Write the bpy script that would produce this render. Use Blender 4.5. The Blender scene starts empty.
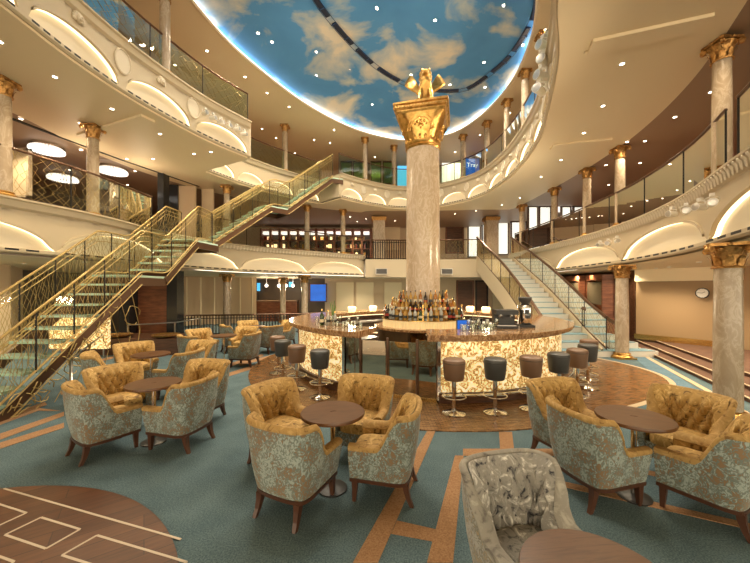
import bpy, math, random
from math import pi, sin, cos, atan2, hypot, radians as R
from mathutils import Vector, Matrix
random.seed(7)
SC = bpy.context.scene
COL = SC.collection

# ------------------------------------------------------------------ camera, world, exposure
CZ, F, HX, HY = 1.8, 330.0, 375.0, 289.0
cam_d = bpy.data.cameras.new('camera'); cam = bpy.data.objects.new('camera', cam_d); COL.objects.link(cam)
cam.location = (0, 0, CZ); cam.rotation_euler = (R(90), 0, 0)
cam_d.sensor_width = 36; cam_d.lens = 36*F/750; cam_d.shift_y = 7.5/750; cam_d.clip_start = .05
SC.camera = cam
SC.view_settings.view_transform = 'Standard'; SC.view_settings.look = 'None'
SC.view_settings.gamma = 1; SC.view_settings.use_curve_mapping = False
SC.view_settings.exposure = .36
SC.cycles.max_bounces = 9; SC.cycles.diffuse_bounces = 6; SC.cycles.glossy_bounces = 3
SC.cycles.transparent_max_bounces = 24; SC.cycles.transmission_bounces = 4
SC.cycles.sample_clamp_indirect = 4; SC.cycles.caustics_reflective = False; SC.cycles.caustics_refractive = False
W = bpy.data.worlds.new('world'); SC.world = W; W.use_nodes = True
W.node_tree.nodes['Background'].inputs[0].default_value = (1, .82, .58, 1)
W.node_tree.nodes['Background'].inputs[1].default_value = 3.2
WARM = (1, .80, .54); COOL = (.78, .88, 1)
LAMP_K = 1.55
def lamp(kind, loc, power, color=WARM, radius=.06, size=2.4, blend=.8, rot=(0,0,0)):
    d = bpy.data.lights.new('lamp_or_fill_light', kind); o = bpy.data.objects.new('lamp_or_fill_light', d); COL.objects.link(o)  # also makes the added spots and points that lift the soffits
    d.energy = power*LAMP_K; d.color = color; d.shadow_soft_size = radius; o.location = loc; o.rotation_euler = rot
    if kind == 'SPOT': d.spot_size = size; d.spot_blend = blend
    return o

def P(px, py, z):
    """plan point under pixel (px,py) at height z, from the survey of the photograph"""
    d = F*(z-CZ)/(HY-py)
    return ((px-HX)/F*d, d)
def PD(px, d): return (px-HX)/F*d

# ------------------------------------------------------------------ materials
def mat(name, col, rough=.6, metal=0, emit=None, es=0, **k):
    m = bpy.data.materials.new(name); m.use_nodes = True
    b = m.node_tree.nodes['Principled BSDF']
    b.inputs['Base Color'].default_value = (*col, 1); b.inputs['Roughness'].default_value = rough
    b.inputs['Metallic'].default_value = metal
    if emit: b.inputs['Emission Color'].default_value = (*emit, 1); b.inputs['Emission Strength'].default_value = es
    for a, v in k.items(): b.inputs[a.replace('_', ' ')].default_value = v
    return m
def tree(m): return m.node_tree.nodes, m.node_tree.links, m.node_tree.nodes['Principled BSDF']
def coords(N, L, scale=(1,1,1), rot=(0,0,0), src='Object'):
    tc = N.new('ShaderNodeTexCoord'); mp = N.new('ShaderNodeMapping')
    mp.inputs['Scale'].default_value = scale; mp.inputs['Rotation'].default_value = rot
    L.new(tc.outputs[src], mp.inputs[0]); return mp.outputs[0]
def ramp(N, L, fac, stops):
    r = N.new('ShaderNodeValToRGB'); e = r.color_ramp.elements
    while len(e) < len(stops): e.new(.5)
    for i, (p, c) in enumerate(stops): e[i].position = p; e[i].color = (*c, 1)
    L.new(fac, r.inputs[0]); return r.outputs[0]
def noisy(m, stops, scale=4, detail=5, dist=0, sc=(1,1,1), bump=0, rough=.55, rot=(0,0,0)):
    N, L, b = tree(m); v = coords(N, L, sc, rot); n = N.new('ShaderNodeTexNoise')
    n.inputs['Scale'].default_value = scale; n.inputs['Detail'].default_value = detail
    n.inputs['Distortion'].default_value = dist; n.inputs['Roughness'].default_value = rough
    L.new(v, n.inputs[0]); L.new(ramp(N, L, n.outputs[0], stops), b.inputs['Base Color'])
    if bump:
        bp = N.new('ShaderNodeBump'); bp.inputs['Strength'].default_value = bump; bp.inputs['Distance'].default_value = .01
        L.new(n.outputs[0], bp.inputs['Height']); L.new(bp.outputs[0], b.inputs['Normal'])
    return m
M = {}
M['cream'] = mat('cream_paint', (.86, .73, .50), .5)
M['soffit'] = mat('soffit_paint', (.84, .70, .46), .55)
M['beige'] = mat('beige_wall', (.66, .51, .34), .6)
M['fascia'] = mat('fascia_plaster', (.56, .47, .325), .45)
M['relief'] = mat('white_relief', (.68, .60, .46), .5)
M['led'] = mat('led_strip', (1, .9, .7), .5, emit=(1, .82, .52), es=1.9)
M['lunette'] = mat('lunette_plaster', (.78, .70, .54), .5)
M['vent'] = mat('black_vent', (.015, .014, .012), .6)
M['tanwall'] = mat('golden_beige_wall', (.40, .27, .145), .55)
M['darkceil'] = mat('plum_ceiling', (.28, .20, .16), .5)
M['brownceil'] = mat('brown_ceiling', (.36, .26, .18), .5)
M['darkwall'] = mat('dark_wall', (.10, .072, .05), .5)
M['redwall'] = mat('dark_red_wall', (.42, .13, .10), .5)
M['darkwood'] = noisy(mat('dark_wood', (.08, .035, .018), .35), [(.3, (.06, .025, .012)), (.7, (.14, .06, .03))], 3, sc=(1, 8, 8))
M['legwood'] = mat('leg_wood', (.075, .03, .016), .35)
M['tablewood'] = noisy(mat('walnut_veneer', (.2, .1, .06), .32), [(.3, (.075, .030, .012)), (.5, (.15, .068, .028)), (.72, (.095, .042, .018))], 5, 6, .6, sc=(1, 11, 1))
M['brass'] = mat('brass', (.83, .56, .20), .25, 1)
M['wire'] = mat('gilt_wire', (.42, .30, .11), .45, .55)
M['gold'] = noisy(mat('gilt_gold', (.85, .5, .13), .3, 1), [(.3, (.46, .25, .06)), (.6, (.78, .47, .15))], 9, 3, bump=.3)
M['oldgold'] = noisy(mat('antique_gold', (.5, .28, .09), .4, .85), [(.3, (.30, .14, .04)), (.65, (.66, .38, .13))], 22, 3, bump=.6)
M['bronze'] = mat('bronze_handrail', (.13, .07, .04), .3, .5)
M['chrome'] = mat('chrome', (.78, .76, .72), .12, 1)
M['steel'] = mat('brushed_steel', (.55, .53, .5), .3, 1)
M['black'] = mat('black_plastic', (.02, .02, .02), .4)
M['iron'] = mat('black_iron', (.02, .017, .015), .4, .4)
M['white'] = mat('white_fixture', (.8, .77, .70), .4)
M['lens'] = mat('lamp_lens', (1, 1, 1), .3, emit=(1, .9, .72), es=14)
M['cove'] = mat('cove_light', (1, 1, 1), .3, emit=(1, .97, .92), es=2.4)
M['blacktile'] = mat('black_marble', (.022, .024, .027), .1)
M['bluescr'] = noisy(mat('blue_screen', (.02, .1, .5), .3), [(.3, (.0, .02, .18)), (.7, (.01, .12, .5))], 1.2)
_b = M['bluescr'].node_tree.nodes['Principled BSDF']; _b.inputs['Emission Color'].default_value = (.02, .17, .8, 1); _b.inputs['Emission Strength'].default_value = .5
M['cyanscr'] = mat('cyan_screen', (.1, .5, .8), .3, emit=(.10, .5, .85), es=.9)
M['redscr'] = mat('red_screen', (.8, .1, .03), .3, emit=(1, .12, .03), es=1.2)
M['lettering'] = mat('white_lettering', (.9, .9, .9), .4, emit=(1, 1, 1), es=1)
M['shopwin'] = noisy(mat('lit_window', (1, 1, .9), .4), [(.35, (.5, .5, .42)), (.6, (.95, .93, .82))], 3, sc=(4, 4, .3))
_b = M['shopwin'].node_tree.nodes['Principled BSDF']; _b.inputs['Emission Color'].default_value = (.93, .95, .85, 1); _b.inputs['Emission Strength'].default_value = .75
M['shelflit'] = mat('lit_shelf', (1, .8, .5), .4, emit=(1, .72, .36), es=1.3)
M['drum'] = mat('backlit_fluted_drum', (.8, .62, .3), .3, emit=(1, .72, .34), es=.35)
M['crystal'] = mat('crystal_lamp', (1, 1, 1), .3, emit=(1, .93, .84), es=.95)
M['redwood'] = noisy(mat('red_brown_joinery', (.22, .07, .035), .35), [(.3, (.13, .04, .02)), (.7, (.3, .11, .05))], 3, sc=(1, 1, 6))
M['paper'] = mat('white_paper', (.85, .83, .78), .6)
M['leather_tan'] = mat('tan_leather', (.21, .12, .07), .42)
M['leather_grey'] = mat('grey_leather', (.06, .06, .058), .42)

def marble(name, a, b_, c, sc=2.2, dist=2.2, rough=.22):
    m = mat(name, a, rough); N, L, b = tree(m); v = coords(N, L, (1.6, 1.6, .7), (.5, .6, .3))
    n = N.new('ShaderNodeTexNoise'); n.inputs['Scale'].default_value = sc; n.inputs['Detail'].default_value = 8; n.inputs['Distortion'].default_value = dist
    n.inputs['Roughness'].default_value = .65
    L.new(v, n.inputs[0]); L.new(ramp(N, L, n.outputs[0], [(.32, b_), (.46, a), (.5, c), (.54, a), (.72, b_)]), b.inputs['Base Color']); return m
M['marble'] = marble('rose_marble', (.47, .37, .26), (.40, .305, .205), (.57, .47, .35), 4, .9)
M['bigmarble'] = marble('beige_veined_marble', (.54, .42, .295), (.47, .36, .245), (.63, .52, .40), 3.2, 1.2)
M['barmarble'] = marble('brown_marble_top', (.32, .17, .075), (.17, .08, .035), (.60, .38, .2), 3, 2, .12)

def onyx():
    m = mat('backlit_onyx', (.8, .6, .3), .25); N, L, b = tree(m); v = coords(N, L)
    n = N.new('ShaderNodeTexNoise'); n.inputs['Scale'].default_value = 10; n.inputs['Detail'].default_value = 3; n.inputs['Distortion'].default_value = 1.2
    L.new(v, n.inputs[0])
    c = ramp(N, L, n.outputs[0], [(.38, (1, .84, .50)), (.46, (.95, .68, .28)), (.51, (.30, .14, .025)), (.56, (.50, .27, .06)), (.62, (.95, .72, .34)), (.7, (1, .86, .54))])
    L.new(c, b.inputs['Base Color']); L.new(c, b.inputs['Emission Color']); b.inputs['Emission Strength'].default_value = .62
    return m
M['onyx'] = onyx()

def velvet(name, hi, mid, lo, scale=13):
    m = mat(name, mid, .75); N, L, b = tree(m); v = coords(N, L)
    n = N.new('ShaderNodeTexNoise'); n.inputs['Scale'].default_value = scale; n.inputs['Detail'].default_value = 6; n.inputs['Distortion'].default_value = 1.6
    n.inputs['Roughness'].default_value = .6
    L.new(v, n.inputs[0]); L.new(ramp(N, L, n.outputs[0], [(.35, lo), (.46, mid), (.54, mid), (.66, hi)]), b.inputs['Base Color'])
    b.inputs['Sheen Weight'].default_value = .5; b.inputs['Sheen Tint'].default_value = (*hi, 1); b.inputs['Sheen Roughness'].default_value = .4
    return m
M['gold_velvet'] = velvet('gold_crushed_velvet', (.72, .50, .20), (.46, .285, .085), (.13, .065, .016), 11)
M['grey_velvet'] = velvet('grey_crushed_velvet', (.80, .79, .74), (.30, .29, .26), (.018, .02, .032), 10)
M['gold_piping'] = velvet('gold_velvet_plain', (.56, .37, .14), (.43, .265, .085), (.23, .125, .035), 12)
M['grey_piping'] = velvet('grey_velvet_plain', (.46, .44, .38), (.31, .295, .255), (.13, .12, .11), 7)
def damask(name, base, fig, hi):
    m = mat(name, base, .7); N, L, b = tree(m); v = coords(N, L, (1, 1, .8))
    w = N.new('ShaderNodeTexNoise'); w.inputs['Scale'].default_value = 26; w.inputs['Detail'].default_value = 2; w.inputs['Distortion'].default_value = 2.5
    n = N.new('ShaderNodeTexNoise'); n.inputs['Scale'].default_value = 7; n.inputs['Detail'].default_value = 3; n.inputs['Distortion'].default_value = 1
    L.new(v, w.inputs[0]); L.new(v, n.inputs[0])
    mx = N.new('ShaderNodeMath'); mx.operation = 'ADD'; L.new(w.outputs[0], mx.inputs[0]); 
    ml = N.new('ShaderNodeMath'); ml.operation = 'MULTIPLY'; ml.inputs[1].default_value = .6; L.new(n.outputs[0], ml.inputs[0]); L.new(ml.outputs[0], mx.inputs[1])
    L.new(ramp(N, L, mx.outputs[0], [(.70, hi), (.79, base), (.87, base), (.89, fig)]), b.inputs['Base Color'])
    b.inputs['Sheen Weight'].default_value = .25
    return m
M['damask'] = damask('green_damask', (.15, .19, .165), (.24, .15, .075), (.34, .40, .37))
M['grey_damask'] = damask('grey_damask', (.21, .205, .17), (.38, .29, .17), (.42, .41, .38))

def carpet(name, a, b_, c=None):
    m = mat(name, a, .95); N, L, b = tree(m); v = coords(N, L)
    n = N.new('ShaderNodeTexNoise'); n.inputs['Scale'].default_value = 90; n.inputs['Detail'].default_value = 2
    g = N.new('ShaderNodeTexNoise'); g.inputs['Scale'].default_value = 3; g.inputs['Detail'].default_value = 4
    L.new(v, n.inputs[0]); L.new(v, g.inputs[0])
    ad = N.new('ShaderNodeMath'); ad.operation = 'MULTIPLY_ADD'; ad.inputs[1].default_value = .35; L.new(g.outputs[0], ad.inputs[0]); L.new(n.outputs[0], ad.inputs[2])
    L.new(ramp(N, L, ad.outputs[0], [(.52, a), (.80, b_)]), b.inputs['Base Color'])
    return m
M['carpet'] = carpet('blue_carpet', (.052, .096, .118), (.135, .205, .225))
M['carpet_orange'] = carpet('orange_carpet', (.29, .155, .07), (.42, .24, .12))
M['carpet_blue'] = carpet('bright_blue_carpet', (.075, .15, .21), (.14, .24, .31))
M['carpet_beige'] = carpet('beige_border_carpet', (.50, .38, .24), (.62, .50, .34))
M['carpet_brown'] = carpet('brown_carpet', (.10, .05, .03), (.17, .09, .055))
M['stair_carpet'] = carpet('stair_carpet', (.16, .28, .33), (.24, .37, .43))
M['inlay'] = mat('white_inlay', (.62, .52, .40), .4)
def parquet(name, lo, mid, hi, sx, sy, rot=0, rough=.3):
    m = mat(name, mid, rough); N, L, b = tree(m); v = coords(N, L, (1, 1, 1), (0, 0, rot))
    br = N.new('ShaderNodeTexBrick'); br.inputs['Scale'].default_value = 1; br.inputs['Brick Width'].default_value = sx; br.inputs['Row Height'].default_value = sy
    br.inputs['Mortar Size'].default_value = .004; br.inputs['Color1'].default_value = (*lo, 1); br.inputs['Color2'].default_value = (*hi, 1); br.inputs['Mortar'].default_value = (lo[0]*.6, lo[1]*.6, lo[2]*.6, 1)
    L.new(v, br.inputs[0]); n = N.new('ShaderNodeTexNoise'); n.inputs['Scale'].default_value = 4; n.inputs['Detail'].default_value = 5
    mp = N.new('ShaderNodeMapping'); mp.inputs['Scale'].default_value = (1, 9, 1); L.new(v, mp.inputs[0]); L.new(mp.outputs[0], n.inputs[0])
    mx = N.new('ShaderNodeMixRGB'); mx.blend_type = 'OVERLAY'; mx.inputs[0].default_value = .6
    L.new(br.outputs[0], mx.inputs[1]); L.new(n.outputs[0], mx.inputs[2]); L.new(mx.outputs[0], b.inputs['Base Color']); return m
M['parquet'] = parquet('walnut_floor', (.085, .03, .012), (.13, .05, .02), (.16, .062, .026), 1.1, .16, R(-35), .35)
M['barfloor'] = parquet('bar_mosaic_floor', (.17, .08, .028), (.27, .13, .05), (.34, .17, .065), .09, .03, 0, .22)

def glassy(name, tint, alpha=.15, rough=.02):
    m = bpy.data.materials.new(name); m.use_nodes = True; N, L = m.node_tree.nodes, m.node_tree.links
    N.remove(N['Principled BSDF']); o = N['Material Output']
    t = N.new('ShaderNodeBsdfTransparent'); t.inputs[0].default_value = (*tint, 1)
    g = N.new('ShaderNodeBsdfGlossy'); g.inputs['Roughness'].default_value = rough; g.inputs[0].default_value = (.95, .97, .93, 1)
    fr = N.new('ShaderNodeFresnel'); fr.inputs[0].default_value = 1.28
    ad = N.new('ShaderNodeMath'); ad.operation = 'ADD'; ad.inputs[1].default_value = alpha; L.new(fr.outputs[0], ad.inputs[0]); ad.use_clamp = True
    mx = N.new('ShaderNodeMixShader'); L.new(ad.outputs[0], mx.inputs[0]); L.new(t.outputs[0], mx.inputs[1]); L.new(g.outputs[0], mx.inputs[2]); L.new(mx.outputs[0], o.inputs[0])
    return m
M['glass'] = glassy('railing_glass', (.95, .98, .93), .0)
M['greenglass'] = glassy('tinted_glass', (.66, .78, .60), .01)
M['clear'] = glassy('clear_glass', (.93, .95, .93), .10)
M['mirror'] = mat('bronze_mirror', (.60, .52, .38), .03, 1)
def treadglass():
    m = mat('green_glass_tread', (.62, .84, .70), .12); b = m.node_tree.nodes['Principled BSDF']
    b.inputs['Alpha'].default_value = .9; return m
M['tread'] = treadglass()
def liquid(name, c): return mat(name, c, .08, **{'Transmission_Weight': .35})
M['b_amber'] = liquid('amber_bottle', (.55, .22, .04)); M['b_clear'] = liquid('clear_bottle', (.75, .76, .70)); M['b_green'] = liquid('green_bottle', (.04, .09, .03))
M['b_dark'] = liquid('dark_bottle', (.03, .018, .012)); M['b_red'] = liquid('red_bottle', (.35, .03, .02)); M['b_gold'] = liquid('golden_bottle', (.72, .42, .10)); M['b_blue'] = liquid('blue_bottle', (.05, .13, .35))
M['label_cream'] = mat('cream_label', (.8, .72, .52), .6); M['label_red'] = mat('red_label', (.45, .05, .03), .6); M['label_black'] = mat('black_label', (.04, .04, .04), .5)

def skymat():
    m = mat('painted_sky', (.1, .3, .5), .7); N, L, b = tree(m); v = coords(N, L, (.42, .42, .42))
    n = N.new('ShaderNodeTexNoise'); n.inputs['Scale'].default_value = 1.45; n.inputs['Detail'].default_value = 6; n.inputs['Distortion'].default_value = .35; n.inputs['Roughness'].default_value = .52
    L.new(v, n.inputs[0]); L.new(ramp(N, L, n.outputs[0], [(.0, (.05, .24, .62)), (.48, (.10, .35, .76)), (.54, (.44, .56, .68)), (.64, (.86, .80, .70))]), b.inputs['Base Color']); return m
M['sky'] = skymat()

# ------------------------------------------------------------------ mesh helpers
class MB:
    def __init__(s): s.v = []; s.f = []; s.m = []
    def face(s, idx, mi=0): s.f.append(tuple(idx)); s.m.append(mi)
    def quadgrid(s, rows, mi=0, closed=False, cap=False):
        base = len(s.v); n = len(rows[0])
        for r in rows: s.v.extend(tuple(p) for p in r)
        for i in range(len(rows)-1):
            for j in range(n if closed else n-1):
                k = (j+1) % n; s.face((base+i*n+j, base+i*n+k, base+(i+1)*n+k, base+(i+1)*n+j), mi)
        if cap:
            s.face([base+j for j in range(n)][::-1], mi); s.face([base+(len(rows)-1)*n+j for j in range(n)], mi)
    def box(s, c, d, rz=0, mi=0, mtx=None):
        b = len(s.v); ca, sa = cos(rz), sin(rz)
        for z in (-.5, .5):
            for x, y in ((-.5, -.5), (.5, -.5), (.5, .5), (-.5, .5)):
                p = Vector((x*d[0], y*d[1], z*d[2]))
                if mtx: p = mtx @ p
                s.v.append((c[0]+p.x*ca-p.y*sa, c[1]+p.x*sa+p.y*ca, c[2]+p.z))
        for q in ((3, 2, 1, 0), (4, 5, 6, 7), (0, 1, 5, 4), (1, 2, 6, 5), (2, 3, 7, 6), (3, 0, 4, 7)): s.face([b+i for i in q], mi)
    def bar(s, a, b, w, h, mi=0):
        a, b = Vector(a), Vector(b); d = b-a; L_ = d.length
        if L_ < 1e-6: return
        q = d.to_track_quat('Y', 'Z').to_matrix(); base = len(s.v)
        for t in (0, L_):
            for x, z in ((-w/2, -h/2), (w/2, -h/2), (w/2, h/2), (-w/2, h/2)): s.v.append(tuple(a+q @ Vector((x, t, z))))
        for q in ((0, 1, 2, 3), (7, 6, 5, 4), (4, 5, 1, 0), (5, 6, 2, 1), (6, 7, 3, 2), (7, 4, 0, 3)): s.face([base+i for i in q], mi)
    def tube(s, pts, r, n=8, mi=0, closed=False):
        pts = [Vector(p) for p in pts]; rows = []; K = len(pts); up = Vector((0, 0, 1))
        for i, p in enumerate(pts):
            t = (pts[(i+1) % K]-pts[i-1]) if closed else (pts[min(i+1, K-1)]-pts[max(i-1, 0)])
            if t.length < 1e-9: t = Vector((0, 0, 1))
            t.normalize(); u = Vector((0, 1, 0)) if abs(t.z) > .95 else up
            a = t.cross(u).normalized(); b = a.cross(t); rr = r[i] if isinstance(r, (list, tuple)) else r
            rows.append([p+a*rr*cos(2*pi*j/n)+b*rr*sin(2*pi*j/n) for j in range(n)])
        if closed: rows.append(rows[0]); s.quadgrid(rows, mi, True)
        else: s.quadgrid(rows, mi, True, True)
    def lathe(s, prof, c=(0, 0, 0), n=24, mi=0, cap=True):
        rows = [[(c[0]+r*cos(2*pi*j/n), c[1]+r*sin(2*pi*j/n), c[2]+z) for j in range(n)] for r, z in prof]
        s.quadgrid(rows, mi, True, cap)
    def ellipsoid(s, c, r, n=10, m=7, mi=0, mtx=None):
        rows = []
        for i in range(m+1):
            a = -pi/2+pi*i/m; row = []
            for j in range(n):
                p = Vector((max(cos(a), .01)*cos(2*pi*j/n)*r[0], max(cos(a), .01)*sin(2*pi*j/n)*r[1], sin(a)*r[2]))
                if mtx: p = mtx @ p
                row.append((c[0]+p.x, c[1]+p.y, c[2]+p.z))
            rows.append(row)
        s.quadgrid(rows, mi, True, True)
    def prism(s, poly, z0, z1, mi=0):
        n = len(poly); b = len(s.v)
        s.v += [(x, y, z0) for x, y in poly]+[(x, y, z1) for x, y in poly]
        s.face([b+i for i in range(n)][::-1], mi); s.face([b+n+i for i in range(n)], mi)
        for i in range(n): k = (i+1) % n; s.face((b+i, b+k, b+n+k, b+n+i), mi)
    def build(s, name, mats, parent=None, smooth=False, loc=None, rz=0, fix=True):
        me = bpy.data.meshes.new(name); me.from_pydata(s.v, [], s.f)
        for m in (mats if isinstance(mats, (list, tuple)) else [mats]): me.materials.append(M[m] if isinstance(m, str) else m)
        for i, p in enumerate(me.polygons): p.material_index = s.m[i]; p.use_smooth = smooth
        me.validate()
        if fix:
            import bmesh
            b = bmesh.new(); b.from_mesh(me); bmesh.ops.recalc_face_normals(b, faces=b.faces); b.to_mesh(me); b.free()
        if smooth:
            try: me.set_sharp_from_angle(angle=R(40))
            except Exception: pass
        o = bpy.data.objects.new(name, me); COL.objects.link(o)
        if parent is not None: o.parent = parent
        if loc: o.location = loc
        o.rotation_euler.z = rz
        return o
def tag(o, label, cat, group=None, kind=None):
    if label: o['label'] = label
    if cat: o['category'] = cat
    if group: o['group'] = group
    if kind: o['kind'] = kind
    return o
def struct(o): o['kind'] = 'structure'; return o
def empty(name, loc, rz=0, label=None, cat=None, group=None):
    o = bpy.data.objects.new(name, None); COL.objects.link(o); o.location = loc; o.rotation_euler.z = rz; o.empty_display_size = .1
    return tag(o, label, cat, group)
def copy_tree(o, parent=None, loc=None, rz=None, label=None, group=None):
    kids = [c for c in KIDS.get(o.name, [])]
    c = o.copy(); COL.objects.link(c)
    if parent is not None: c.parent = parent
    if loc is not None: c.location = loc
    if rz is not None: c.rotation_euler.z = rz
    if label: c['label'] = label
    if group: c['group'] = group
    for k in kids: copy_tree(k, c)
    return c
KIDS = {}
def index(o):
    KIDS[o.name] = [c for c in bpy.data.objects if c.parent == o]
    for c in KIDS[o.name]: index(c)
ORD = ['first', 'second', 'third', 'fourth', 'fifth', 'sixth', 'seventh', 'eighth', 'ninth', 'tenth', 'eleventh', 'twelfth', 'thirteenth', 'fourteenth', 'fifteenth', 'sixteenth', 'seventeenth', 'eighteenth', 'nineteenth', 'twentieth', 'twenty-first', 'twenty-second', 'twenty-third', 'twenty-fourth']

def catmull(pts, closed=False, step=.12):
    out = []; n = len(pts)
    for i in range(n if closed else n-1):
        g = (lambda k: pts[k % n]) if closed else (lambda k: pts[min(max(k, 0), n-1)])
        p0, p1, p2, p3 = g(i-1), g(i), g(i+1), g(i+2)
        L_ = hypot(p2[0]-p1[0], p2[1]-p1[1]); m = max(2, int(L_/step))
        for j in range(m):
            t = j/m
            out.append(tuple(.5*((2*p1[a])+(-p0[a]+p2[a])*t+(2*p0[a]-5*p1[a]+4*p2[a]-p3[a])*t*t+(-p0[a]+3*p1[a]-3*p2[a]+p3[a])*t**3) for a in range(len(p1))))
    if not closed: out.append(tuple(pts[-1]))
    return out
def resample(pts, n):
    d = [0]
    for a, b in zip(pts, pts[1:]): d.append(d[-1]+math.dist(a, b))
    out = []; k = 0
    for i in range(n+1):
        t = d[-1]*i/n
        while k < len(d)-2 and d[k+1] < t: k += 1
        u = (t-d[k])/max(d[k+1]-d[k], 1e-9); out.append(tuple(pts[k][a]+(pts[k+1][a]-pts[k][a])*u for a in range(len(pts[0]))))
    return out, d[-1]
CEN = (0.0, 8.8)
def inward(pts):
    """unit normals of an edge curve, pointing into the atrium"""
    out = []
    for i, p in enumerate(pts):
        a, b = pts[max(i-1, 0)], pts[min(i+1, len(pts)-1)]; tx, ty = b[0]-a[0], b[1]-a[1]; l = hypot(tx, ty) or 1
        nx, ny = -ty/l, tx/l
        if nx*(CEN[0]-p[0])+ny*(CEN[1]-p[1]) < 0: nx, ny = -nx, -ny
        out.append((nx, ny))
    return out
def offset(pts, d):
    return [(p[0]+n[0]*d, p[1]+n[1]*d) for p, n in zip(pts, inward(pts))]

# ------------------------------------------------------------------ plan curves of the atrium (surveyed edges)
L2_R = catmull([(-.5, -1.4), (2.0, -.2), (3.5, 2.0), (4.54, 4.0), (5.58, 5.98), (6.2, 7.9), (6.45, 9.6), (6.55, 11.2), (6.55, 12.9), (6.5, 14.4), (6.4, 15.6)])
L2_LAND = [(6.4, 15.6), (4.85, 15.6), (3.5, 15.75), (1.5, 15.85), (-.45, 15.8)]
L2_L = catmull([(-.54, 16.1), (-1.6, 15.4), (-2.84, 14.4), (-4.1, 13.4), (-5.06, 12.3), (-5.8, 10.8), (-6.15, 9.2), (-6.2, 7.4), (-6.6, 5.81), (-7.0, 4.0), (-6.6, 1.2), (-4.5, -.9), (-.5, -1.4)])
L3_R = catmull([(.2, 1.9), (1.9, 3.2), (2.44, 4.4), (3.05, 5.47), (3.75, 7.13), (4.25, 8.6), (4.55, 10.4), (4.6, 11.9), (4.4, 13.4), (3.7, 14.6), (2.6, 15.4), (1.1, 15.6), (-.37, 14.8), (-1.46, 13.8)])
L3_M = catmull([(-2.45, 14.75), (-3.4, 13.85), (-4.3, 12.8), (-5.0, 11.7), (-5.5, 10.6)])
L3_L = catmull([(-3.65, 9.6), (-4.25, 8.55), (-4.66, 7.43), (-4.95, 6.2), (-5.02, 4.9), (-4.8, 3.6), (-3.6, 2.2), (-1.8, 1.6), (.2, 1.9)])
SKY_H = [(3.94, 7.88), (4.43, 9.55), (4.55, 11.3), (4.15, 13.3), (3.25, 14.7), (1.4, 15.25), (-.7, 14.3), (-2.5, 12.35)]
SKY = catmull(SKY_H+[(.1-x, 17.7-y) for x, y in SKY_H], True, .3)
# ------------------------------------------------------------------ floor and inlays
mb = MB(); mb.prism([(-16, -5), (16, -5), (16, 26), (-16, 26)], -.1, 0); struct(mb.build('floor', 'carpet'))
BC = (1.19, 8.2)
def barR(a):
    k = max(0, 1-abs(((a+15+180) % 360)-180)/42); k = k*k*(3-2*k); return 4.05+.85*k
mb = MB(); mb.prism([(BC[0]+barR(a)*cos(R(a)), BC[1]+barR(a)*sin(R(a))) for a in range(0, 360, 3)], 0, .012); struct(mb.build('floor_bar', 'barfloor'))
mb = MB()
o_ = [(BC[0]+(barR(a)+.10)*cos(R(a)), BC[1]+(barR(a)+.10)*sin(R(a))) for a in range(-62, 45, 3)]+[(BC[0]+3.6*cos(R(a)), BC[1]+3.6*sin(R(a))) for a in range(43, -63, -3)]
mb.prism(o_, 0, .007); struct(mb.build('trim_1', 'carpet_beige'))
mb = MB(); IC = (-2.95, .95); mb.prism([(IC[0]+2.06*cos(R(a)), IC[1]+2.06*sin(R(a))) for a in range(0, 360, 3)], 0, .008); struct(mb.build('floor_inlay', 'parquet'))
mb = MB()
def fstrip(mb, a, b, w, z=.011, th=.004):
    dx, dy = b[0]-a[0], b[1]-a[1]; l = hypot(dx, dy); nx, ny = -dy/l*w/2, dx/l*w/2
    mb.prism([(a[0]+nx, a[1]+ny), (a[0]-nx, a[1]-ny), (b[0]-nx, b[1]-ny), (b[0]+nx, b[1]+ny)], z-th, z)
def loop(mb, px, w, closed=True):
    q = [P(x, y, 0) for x, y in px]
    for i in range(len(q) if closed else len(q)-1): fstrip(mb, q[i], q[(i+1) % len(q)], w)
loop(mb, [(4, 489.5), (181, 540.5)], .015, False)
loop(mb, [(41, 518.5), (80, 530.5), (46, 550), (5, 536)], .015)
loop(mb, [(97, 536.5), (187, 563.5), (152, 585), (62, 556.5)], .015)
loop(mb, [(-32, 495), (26.5, 514), (-4, 528), (-62, 510)], .015)
loop(mb, [(-34, 546), (14, 563), (-22, 590), (-80, 570)], .015)
struct(mb.build('trim_2', 'inlay'))
mb = MB()
def fpoly(mb, px, z=.005): mb.prism([P(x, y, 0) for x, y in px], .001, z)
fpoly(mb, [(427, 431.5), (435.5, 431.5), (378, 563), (353, 563)]); fpoly(mb, [(455, 456), (463.5, 456), (453, 563), (427, 563)], .006)
fpoly(mb, [(397, 521), (437, 530), (434, 542), (391, 534)], .0045)
fpoly(mb, [(499, 432), (512, 432), (514, 449), (500, 449)]); fpoly(mb, [(540, 449), (640, 449), (660, 456), (463, 456), (463, 449)], .0045)
for a in ([(0, 434), (64, 412), (64, 416), (0, 440)], [(0, 443), (64, 423), (64, 428), (0, 449)], [(-30, 428), (45, 402), (47, 405), (-30, 432)], [(0, 421), (38, 408), (60, 411), (38, 411), (0, 425)],
          [(218, 367), (262, 354), (264, 356), (220, 370)], [(222, 375), (258, 364), (259, 367), (224, 378)], [(60, 392), (115, 375), (116, 377), (61, 395)],
          [(556, 480), (750, 524), (750, 530), (554, 485)], [(645, 470), (750, 492), (750, 497), (643, 474)], [(300, 350), (240, 366), (238, 364), (298, 348)],
          [(90, 362), (130, 352), (131, 354), (91, 364)], [(60, 349), (110, 338), (111, 340), (61, 352)]): fpoly(mb, a)
struct(mb.build('trim_3', 'carpet_orange'))
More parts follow.
